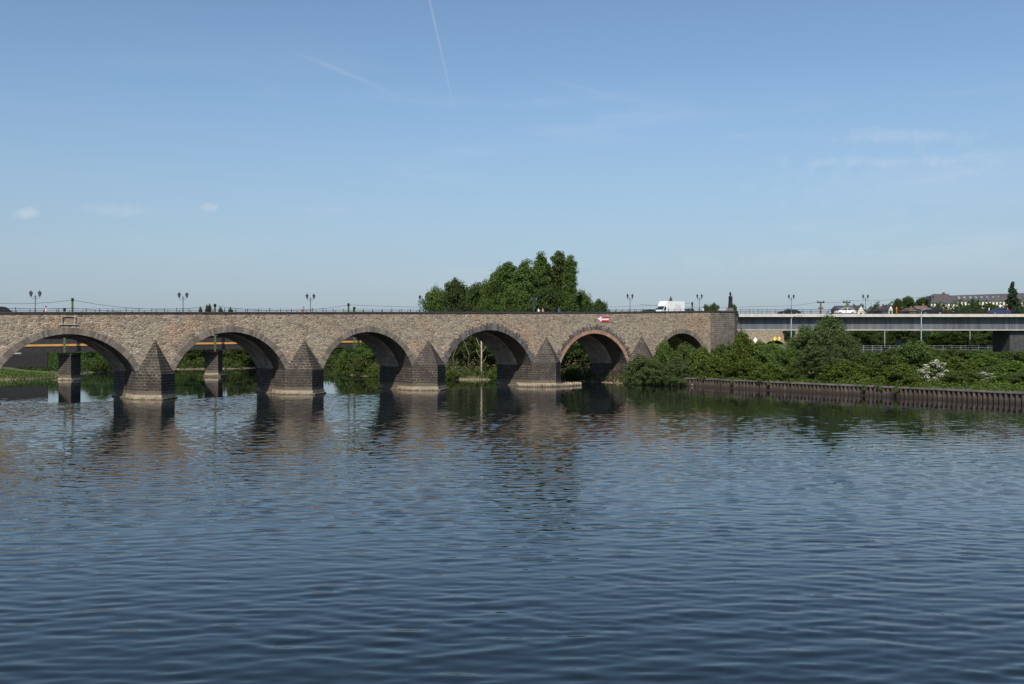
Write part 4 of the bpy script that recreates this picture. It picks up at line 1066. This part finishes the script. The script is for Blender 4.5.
# ---------------------------------------------------------------- vehicles
def make_car(name, paint, lb, typ='hatch'):
    r = empty(name, (0, 0, 0), 0, lb, 'car')
    L, W = 4.2, 1.74
    m = MB()
    low = [(-2.1, .35), (-2.08, .75), (-1.95, .88), (-1.0, 1.0), (1.75, 1.03), (2.02, .95), (2.1, .6), (2.06, .33)]
    m.side(low, -W / 2, W / 2); m.build('body', paint, r)
    roof = [(-1.0, 1.0), (-.42, 1.42), (-.1, 1.48), (1.1, 1.46), (1.72, 1.03)]
    m = MB(); m.side(roof, -W / 2 + .12, W / 2 - .12); cab = m.build('cabin', M['carglass'], r)
    m = MB(); m.side([(-.45, 1.42), (-.1, 1.482), (1.1, 1.462), (1.2, 1.39), (1.1, 1.40), (-.1, 1.42)], -W / 2 + .1, W / 2 - .1)
    for x0, x1, z0, z1 in ((-1.0, -.42, 1.0, 1.43), (.3, .3, 1.0, 1.44), (1.72, 1.12, 1.03, 1.44)):
        for sg in (-1, 1): y = sg * (W / 2 - .11); m.side([(x0 - .05, z0), (x0 + .05, z0), (x1 + .05, z1), (x1 - .05, z1)], y - .02, y + .02)
    m.build('roof', paint, r)
    for x in (-1.3, 1.3):
        for sg in (-1, 1):
            m = MB(); c = [(x + .31 * math.cos(t), .31 + .31 * math.sin(t)) for t in np.linspace(0, 2 * math.pi, 14, endpoint=False)]
            y = sg * (W / 2 - .08); m.side(c, y - .11, y + .11); wh = m.build('wheel', M['tyre'], r)
            m = MB(); c = [(x + .19 * math.cos(t), .31 + .19 * math.sin(t)) for t in np.linspace(0, 2 * math.pi, 10, endpoint=False)]
            y2 = sg * (W / 2 + .035); m.side(c, y2 - .01, y2 + .01); m.build('rim', M['galv'], wh)
    for sg in (-1, 1):
        m = MB(); m.box(-2.10, -2.0, sg * .6 - .18, sg * .6 + .18, .62, .78); m.build('headlight', M['glass_lamp'], r)
        m = MB(); m.box(2.0, 2.11, sg * .65 - .14, sg * .65 + .14, .68, .88); m.build('tail_light', M['red'], r)
    return r
pb = plain('black_car_paint', (.015, .016, .02), .25); pw = plain('white_car_paint', (.78, .78, .78), .3); pblu = plain('blue_grey_car_paint', (.22, .30, .40), .3)
def bridge_car(px_, y, name, paint, lb, flip=False):
    o = make_car(name, paint, lb); s = s_at(px_, y); o.location = bw(s, y, ztop(s) - 1.08); o.rotation_euler = (0, 0, BANG + (math.pi if flip else 0)); return o
o = bridge_car(1, 2.6, 'parked_car', pb, 'black car at the left edge of the stone bridge', True); o.scale = (1.1, 1.0, 1.22)
bridge_car(647.5, 2.8, 'car', pb, 'low black car just ahead of the white box van')
o = bridge_car(686.5, 5.5, 'car', pblu, 'blue-grey car right behind the white box van'); o.scale = (1, 1, 1.15)
o = make_car('car', pw, 'white car on the girder bridge below the green utility pole'); o.location = (PX(845, GY0 + 3), GY0 + 3, GZ - .1)
o = make_car('car', pb, 'black car behind the railing of the girder bridge, under the lamp right of the statue'); o.location = (PX(789, GY0 + 3), GY0 + 3, GZ - .1); o.scale = (1.1, 1, .78)
o = make_car('car', pb, 'black car on the girder bridge below the left end of the cream building'); o.location = (PX(931, GY0 + 3), GY0 + 3, GZ - .1); o.scale = (1.2, 1, 1.05)
o = make_car('car', plain('dark_blue_car_paint', (.03, .05, .14), .3), 'dark blue car on the girder bridge near the right edge'); o.location = (PX(999, GY0 + 3), GY0 + 3, GZ - .1)

def box_van():
    s = s_at(669.3, 2.9); r = empty('box_van', bw(s, 2.9, ztop(s) - 1.08), BANG, 'white box van with raised cab roof driving left over the stone bridge', 'van')
    W = 2.1
    m = MB(); m.side([(-1.9, .55), (3.75, .55), (3.75, 3.28), (-1.4, 3.28), (-1.9, 3.26)], -W / 2, W / 2); bx = m.build('cargo_box', M['white'], r)
    m = MB(); m.side([(-3.5, .4), (-3.62, .7), (-3.5, 1.25), (-2.95, 1.45), (-2.55, 2.2), (-2.1, 2.28), (-1.903, 2.28), (-1.903, .4)], -W / 2 + .06, W / 2 - .06); cab = m.build('cab', M['white'], r)
    m = MB(); m.side([(-2.62, 2.25), (-2.35, 2.75), (-2.0, 3.18), (-1.903, 3.2), (-1.903, 2.283), (-2.1, 2.283)], -W / 2 + .08, W / 2 - .08); m.build('roof_fairing', M['white'], r)
    m = MB(); m.side([(-2.99, 1.42), (-2.94, 1.42), (-2.60, 2.10), (-2.65, 2.14)], -W / 2 + .14, W / 2 - .14); m.build('windscreen', M['carglass'], cab)
    for sg in (-1, 1):
        y = sg * (W / 2 - .055); m = MB(); m.side([(-2.82, 1.35), (-2.12, 1.35), (-2.12, 2.08), (-2.52, 2.08)], y - .012, y + .012); m.build('door_window', M['carglass'], cab)
        m = MB(); m.box(-3.62, -3.5, sg * .75 - .15, sg * .75 + .15, .8, 1.1); m.build('headlight', M['glass_lamp'], cab)
        m = MB(); y = sg * (W / 2 + .12); m.box(-2.85, -2.72, y - .1, y + .1, 1.4, 1.85); m.build('mirror', M['iron'], cab)
    # faded grey lettering-like emblem on the side
    m = MB(); gy = plain('faded_grey_print', (.55, .55, .58), .5, 0, .05); y = -W / 2 - .004
    for (x0, x1, z0, z1) in ((.75, .95, 1.3, 2.5), (1.05, 1.55, 2.25, 2.5), (1.05, 1.22, 1.5, 2.2), (1.32, 1.5, 1.3, 2.1), (1.65, 1.85, 1.35, 2.55), (1.95, 2.35, 1.3, 1.5), (1.95, 2.12, 1.6, 2.5), (2.22, 2.4, 1.6, 2.5)):
        m.box(x0, x1, y - .004, y + .002, z0, z1)
    m.build('side_print', gy, bx)
    for x in (-2.75, 2.4):
        for sg in (-1, 1):
            m = MB(); c = [(x + .36 * math.cos(t), .36 + .36 * math.sin(t)) for t in np.linspace(0, 2 * math.pi, 14, endpoint=False)]
            y = sg * (W / 2 - .12); m.side(c, y - .13, y + .13); wh = m.build('wheel', M['tyre'], r)
            m = MB(); c = [(x + .2 * math.cos(t), .36 + .2 * math.sin(t)) for t in np.linspace(0, 2 * math.pi, 10, endpoint=False)]; y2 = y + sg * .14; m.side(c, y2 - .01, y2 + .01); m.build('rim', M['galv'], wh)
box_van()
bpy.data.objects['box_van'].scale = (.87, 1, .95)

# ---------------------------------------------------------------- people and the statue
skin = plain('skin', (.42, .26, .19), .6); hairm = plain('brown_hair', (.05, .03, .02), .7)
def skinned(name, joints, edges, mats, parent, zones, sub=1):
    me = bpy.data.meshes.new(name); me.from_pydata([j[0] for j in joints], edges, [])
    o = bpy.data.objects.new(name, me); COL.objects.link(o)
    md = o.modifiers.new('skin', 'SKIN'); me.skin_vertices
    if not me.skin_vertices: pass
    for i, j in enumerate(joints): me.skin_vertices[0].data[i].radius = j[1]
    me.skin_vertices[0].data[0].use_root = True
    s = o.modifiers.new('sub', 'SUBSURF'); s.levels = sub; s.render_levels = sub
    bpy.context.view_layer.update()
    dg = bpy.context.evaluated_depsgraph_get(); m2 = bpy.data.meshes.new_from_object(o.evaluated_get(dg)); bpy.data.objects.remove(o)
    m2.materials.clear()
    for q in mats: m2.materials.append(q)
    for p in m2.polygons: p.material_index = zones(p.center); p.use_smooth = True
    q = bpy.data.objects.new(name, m2); COL.objects.link(q)
    if parent: q.parent = parent
    return q
def make_person(loc, rz, shirt, pants, lb, hgt_=1.72, arm=0.0):
    r = empty('person', loc, rz, lb, 'person'); k = hgt_ / 1.75
    J = [((0, 0, .95), (.15, .11)), ((0, 0, 1.15), (.13, .10)), ((0, 0, 1.38), (.17, .11)), ((0, 0, 1.47), (.07, .06)), ((.01, 0, 1.56), (.055, .06)), ((.02, 0, 1.66), (.085, .095)),
         ((0, .17, 1.40), (.06, .06)), ((-.04, .23, 1.14), (.045, .045)), ((.06, .24, .90), (.033, .033)), ((.09, .24, .80), (.03, .04)),
         ((0, -.17, 1.40), (.06, .06)), ((.05, -.23, 1.14), (.045, .045)), ((-.0 + arm, -.24, .90), (.033, .033)), ((.02 + arm, -.24, .80), (.03, .04)),
         ((0, .09, .88), (.10, .10)), ((.12, .10, .50), (.065, .065)), ((.08, .10, .09), (.045, .045)), ((.22, .10, .04), (.04, .04)),
         ((0, -.09, .88), (.10, .10)), ((-.04, -.10, .50), (.065, .065)), ((-.20, -.10, .10), (.045, .045)), ((-.08, -.10, .04), (.04, .04))]
    E = [(0, 1), (1, 2), (2, 3), (3, 4), (4, 5), (2, 6), (6, 7), (7, 8), (8, 9), (2, 10), (10, 11), (11, 12), (12, 13), (0, 14), (14, 15), (15, 16), (16, 17), (0, 18), (18, 19), (19, 20), (20, 21)]
    J = [((a * k, b * k, c * k), q) for (a, b, c), q in J]
    def zone(c):
        z = c.z / k
        if z > 1.47: return 0
        if abs(c.y) / k > .19 and z < 1.12: return 0
        return 1 if z > .93 else 2
    b = skinned('body', J, E, [skin, shirt, pants], r, zone)
    h = MB(); h.lathe([(.05, 1.60 * k), (.105, 1.66 * k), (.108, 1.72 * k), (.08, 1.78 * k), (.02, 1.80 * k)], 9, (-.015, 0)); h.build('hair', hairm, r, True)
    return r
def cl(name, c): return plain(name, c, .8)
jean = cl('blue_jeans', (.04, .06, .12)); pink = cl('pink_shirt', (.80, .52, .55)); redc = cl('red_top', (.55, .07, .05)); wht = cl('white_top', (.8, .76, .76)); blu = cl('blue_top', (.06, .16, .50)); hiv = cl('orange_workwear', (.9, .22, .03)); blk = cl('black_clothes', (.02, .02, .022))
def bp(px_, y=1.5): s = s_at(px_, y); return bw(s, y, ztop(s) - .93)
make_person(bp(46), BANG, pink, jean, 'person in a pink top walking on the stone bridge near the leftmost lamp')
make_person(bp(303.5), BANG + math.pi, redc, blk, 'person in red left of the lamp over the second pier')
make_person(bp(538.5), BANG, wht, blk, 'left person of the walking pair in front of the poplars')
make_person(bp(542.8), BANG, cl('salmon_top', (.6, .3, .25)), jean, 'right person of the walking pair in front of the poplars')
make_person(bp(559), BANG, blu, jean, 'person in a blue top on the bridge in front of the poplars', 1.78)
make_person(bp(703), BANG + math.pi, wht, jean, 'person in a white top by the lamp next to the statue')
make_person((PX(896.5, GY0 + 1), GY0 + 1, GZ - .1), 0, hiv, hiv, 'person in orange work clothes on the girder bridge', 1.75)
make_person((PX(943.5, GY0 + 1), GY0 + 1, GZ - .1), 0, redc, jean, 'person in red on the girder bridge below the cream building', 1.7)
make_person((PX(1007.5, GY0 + 1), GY0 + 1, GZ - .1), 0, cl('bright_red_top', (.8, .03, .06)), blk, 'person in bright red below the tall conifer', 1.65)
make_person((PX(989, GY0 + 1), GY0 + 1, GZ - .1), 0, wht, blk, 'person in white on the girder bridge near the dark blue car', 1.6)
make_person((PX(902, GY0 + 1), GY0 + 1, GZ - .1), 0, blk, jean, 'person in dark clothes right of the orange worker', 1.7)

def statue():
    s = s_at(730.3, 2.0); base = bw(s, 2.0, zt); r = empty('statue', base, BANG - R(60), 'dark bronze robed statue with hat standing on the stone abutment', 'statue')
    m = MB(); m.box(-.95, .95, -.95, .95, 0, .25); m.box(-.7, .7, -.7, .7, .253, .75); m.build('pedestal', M['tower'], r)
    m = MB(); m.lathe([(.62, .755), (.60, .9), (.50, 1.6), (.44, 2.3), (.42, 2.6), (.50, 2.95), (.47, 3.15), (.20, 3.3), (.15, 3.4)], 16, (0, 0), .80, 1.0); m.lathe([(.12, 3.38), (.19, 3.5), (.21, 3.65), (.18, 3.8), (.10, 3.86)], 10)
    for sg in (-1, 1): m.tube([(.0, sg * .45, 3.1), (.12, sg * .62, 2.65), (.36, sg * .45, 2.45 + .15 * sg)], [.15, .13, .09], 7)
    for k in range(8): a = k * .785; m.tube([(.46 * math.cos(a), .55 * math.sin(a), .8), (.34 * math.cos(a), .42 * math.sin(a), 2.3)], .05, 5)
    m.build('figure', M['bronze'], r, True)
    m = MB(); m.lathe([(.27, 3.78), (.26, 3.83), (.17, 3.86), (.15, 4.08), (.06, 4.14)], 10); m.build('hat', M['bronze'], r, True)
    m = MB(); m.tube([(.42, .5, .76), (.42, .48, 3.6)], .03, 5); m.build('staff', M['bronze'], r)
statue()

# ---------------------------------------------------------------- houses on the skyline
def gable_house(px0, px1, yeave, yridge, Y, depth, rz, wallm, roofm, lb, nwin=3, zb=None, gable_front=False):
    xc = PX((px0 + px1) / 2, Y); hw = PX(px1, Y) - PX(px0, Y); hw /= 2; zb = H(xc, Y) - 1 if zb is None else zb
    ze = PZ(yeave, Y) - zb; zr_ = PZ(yridge, Y) - zb
    r = empty('house', (xc, Y, zb), rz, lb, 'house'); m = MB()
    if gable_front:
        m.box(-hw, hw, 0, depth, 0, ze); m.side([(-hw, ze), (hw, ze), (0, zr_)], 0, depth); w_ = m.build('wall', wallm, r)
        m = MB(); t = .25; o_ = .35
        for sg in (-1, 1): m.side([(sg * (hw + o_), ze - o_ * (zr_ - ze) / hw), (0, zr_ + .01), (0, zr_ + t), (sg * (hw + o_), ze + t - o_ * (zr_ - ze) / hw)], -.3, depth + .3)
        m.build('roof', roofm, r)
    else:
        m.box(-hw, hw, 0, depth, 0, ze); m.build('wall', wallm, r)
        m = MB(); o_ = .4; v = [(-hw - o_, -o_, ze + .003), (hw + o_, -o_, ze + .003), (hw + o_, depth + o_, ze + .003), (-hw - o_, depth + o_, ze + .003), (-hw, depth / 2, zr_), (hw, depth / 2, zr_)]
        m.add(v, [(0, 1, 5, 4), (2, 3, 4, 5), (0, 4, 3), (1, 2, 5), (0, 3, 2, 1)]); rf = m.build('roof', roofm, r)
        m = MB(); m.box(hw * .4, hw * .4 + .6, depth / 2 - .3, depth / 2 + .3, zr_ - .6, zr_ + .8); m.build('chimney', M['tile'], rf)
    for k in range(nwin):
        x = -hw + (k + .5) * 2 * hw / nwin; m = MB(); m.box(x - .45, x + .45, -.05, .02, ze - 2.0, ze - .6); m.build('window', M['window'], r)
    return r
gable_house(857.5, 864.5, 311, 305.5, 380, 8, R(-8), M['house_white'], M['slate'], 'small house with bright white gable right of the green utility pole', 1, gable_front=True)
gable_house(838.5, 857, 309.5, 305.2, 390, 9, 0, M['tile'], M['slate'], 'dark-roofed house behind the white car')
gable_house(881, 888.5, 310.5, 305.8, 385, 8, 0, M['slate'], M['slate'], 'dark house left of the narrow white gable', 2)
gable_house(888.7, 892.6, 309, 305, 378, 8, 0, M['house_white'], M['slate'], 'narrow white gable beside the person in orange', 1, gable_front=True)
gable_house(910, 917, 311, 308, 380, 8, R(5), M['tile'], M['tile'], 'brown-roofed house below the rounded tree tops', 2)
gable_house(918.5, 930, 309.5, 305.5, 385, 8, 0, M['tile'], M['tile'], 'red-brown roofed house left of the dark utility pole', 3)

def long_building():
    Y = 455; zb = H(PX(975, Y), Y) - 1.0
    r = empty('long_building', (PX(925, Y), Y, zb), R(-3), 'long cream building with slate roof and skylights on the hill at right', 'building')
    k = Y / F; X = lambda px_: (px_ - 925) * k; Z = lambda y: PZ(y, Y) - zb
    m = MB(); m.box(X(923), X(953), -.8, 13, 0, Z(302.8)); m.box(X(953) + .003, X(1075), 0, 12, 0, Z(301)); m.build('wall', M['house_white'], r)
    m = MB(); z0 = Z(302.8) + .003; z1 = Z(293.3); a, b_, c, d = X(921.5), X(955), X(938), X(953)
    m.add([(a, -1.4, z0), (b_, -1.4, z0), (b_, 13.6, z0), (a, 13.6, z0), (c, 6, z1), (d, 6, z1)], [(0, 1, 5, 4), (1, 2, 5), (2, 3, 4, 5), (3, 0, 4), (0, 3, 2, 1)])
    z0 = Z(301) + .003; a, b_ = X(953.2), X(1077)
    m.add([(a, -.6, z0), (b_, -.6, z0), (b_, 12.6, z0), (a, 12.6, z0), (a, 6, Z(295.0)), (b_, 6, Z(291))], [(0, 1, 5, 4), (1, 2, 5), (2, 3, 4, 5), (3, 0, 4), (0, 3, 2, 1)])
    rf = m.build('roof', M['slate'], r)
    m = MB(); m.box(X(947), X(949), 5, 6.5, Z(294), Z(291.8)); m.build('chimney', M['tile'], rf)
    for px_ in np.arange(925.5, 1072, 3.4):
        if 951.5 < px_ < 954.5: continue
        y = -.86 if px_ < 953 else -.06; zt2 = Z(303.6) if px_ < 953 else Z(302.2)
        m = MB(); m.box(X(px_) - .38, X(px_) + .38, y, y + .12, zt2 - 1.35, zt2); m.build('window', M['window'], r)
        m = MB(); m.box(X(px_) - .38, X(px_) + .38, y, y + .12, zt2 - 4.1, zt2 - 2.7); m.build('window', M['window'], r)
    for px_ in np.arange(960, 1072, 5.6):
        f = .45; zc = Z(301) + f * (Z(293.5) - Z(301)); yc = -.6 + f * 6.6
        m = MB(); s_ = (Z(293.5) - Z(301)) / 6.6; m.add([(X(px_) - .5, yc - .5, zc - .5 * s_ + .35), (X(px_) + .5, yc - .5, zc - .5 * s_ + .35), (X(px_) + .5, yc + .5, zc + .5 * s_ + .42), (X(px_) - .5, yc + .5, zc + .5 * s_ + .42), (X(px_) - .5, yc - .5, zc - .5 * s_ - .3), (X(px_) + .5, yc - .5, zc - .5 * s_ - .3), (X(px_) + .5, yc + .5, zc + .5 * s_ - .3), (X(px_) - .5, yc + .5, zc + .5 * s_ - .3)],
                      [(0, 1, 2, 3), (7, 6, 5, 4), (0, 4, 5, 1), (1, 5, 6, 2), (2, 6, 7, 3), (3, 7, 4, 0)]); m.build('skylight', M['galv'], rf)
long_building()
# unused prototypes never stay at the origin
for o in (pop + rnd + [con, shA, shB, shC, elder]):
    if o.location.length < .01: print('UNUSED PROTO', o.name)
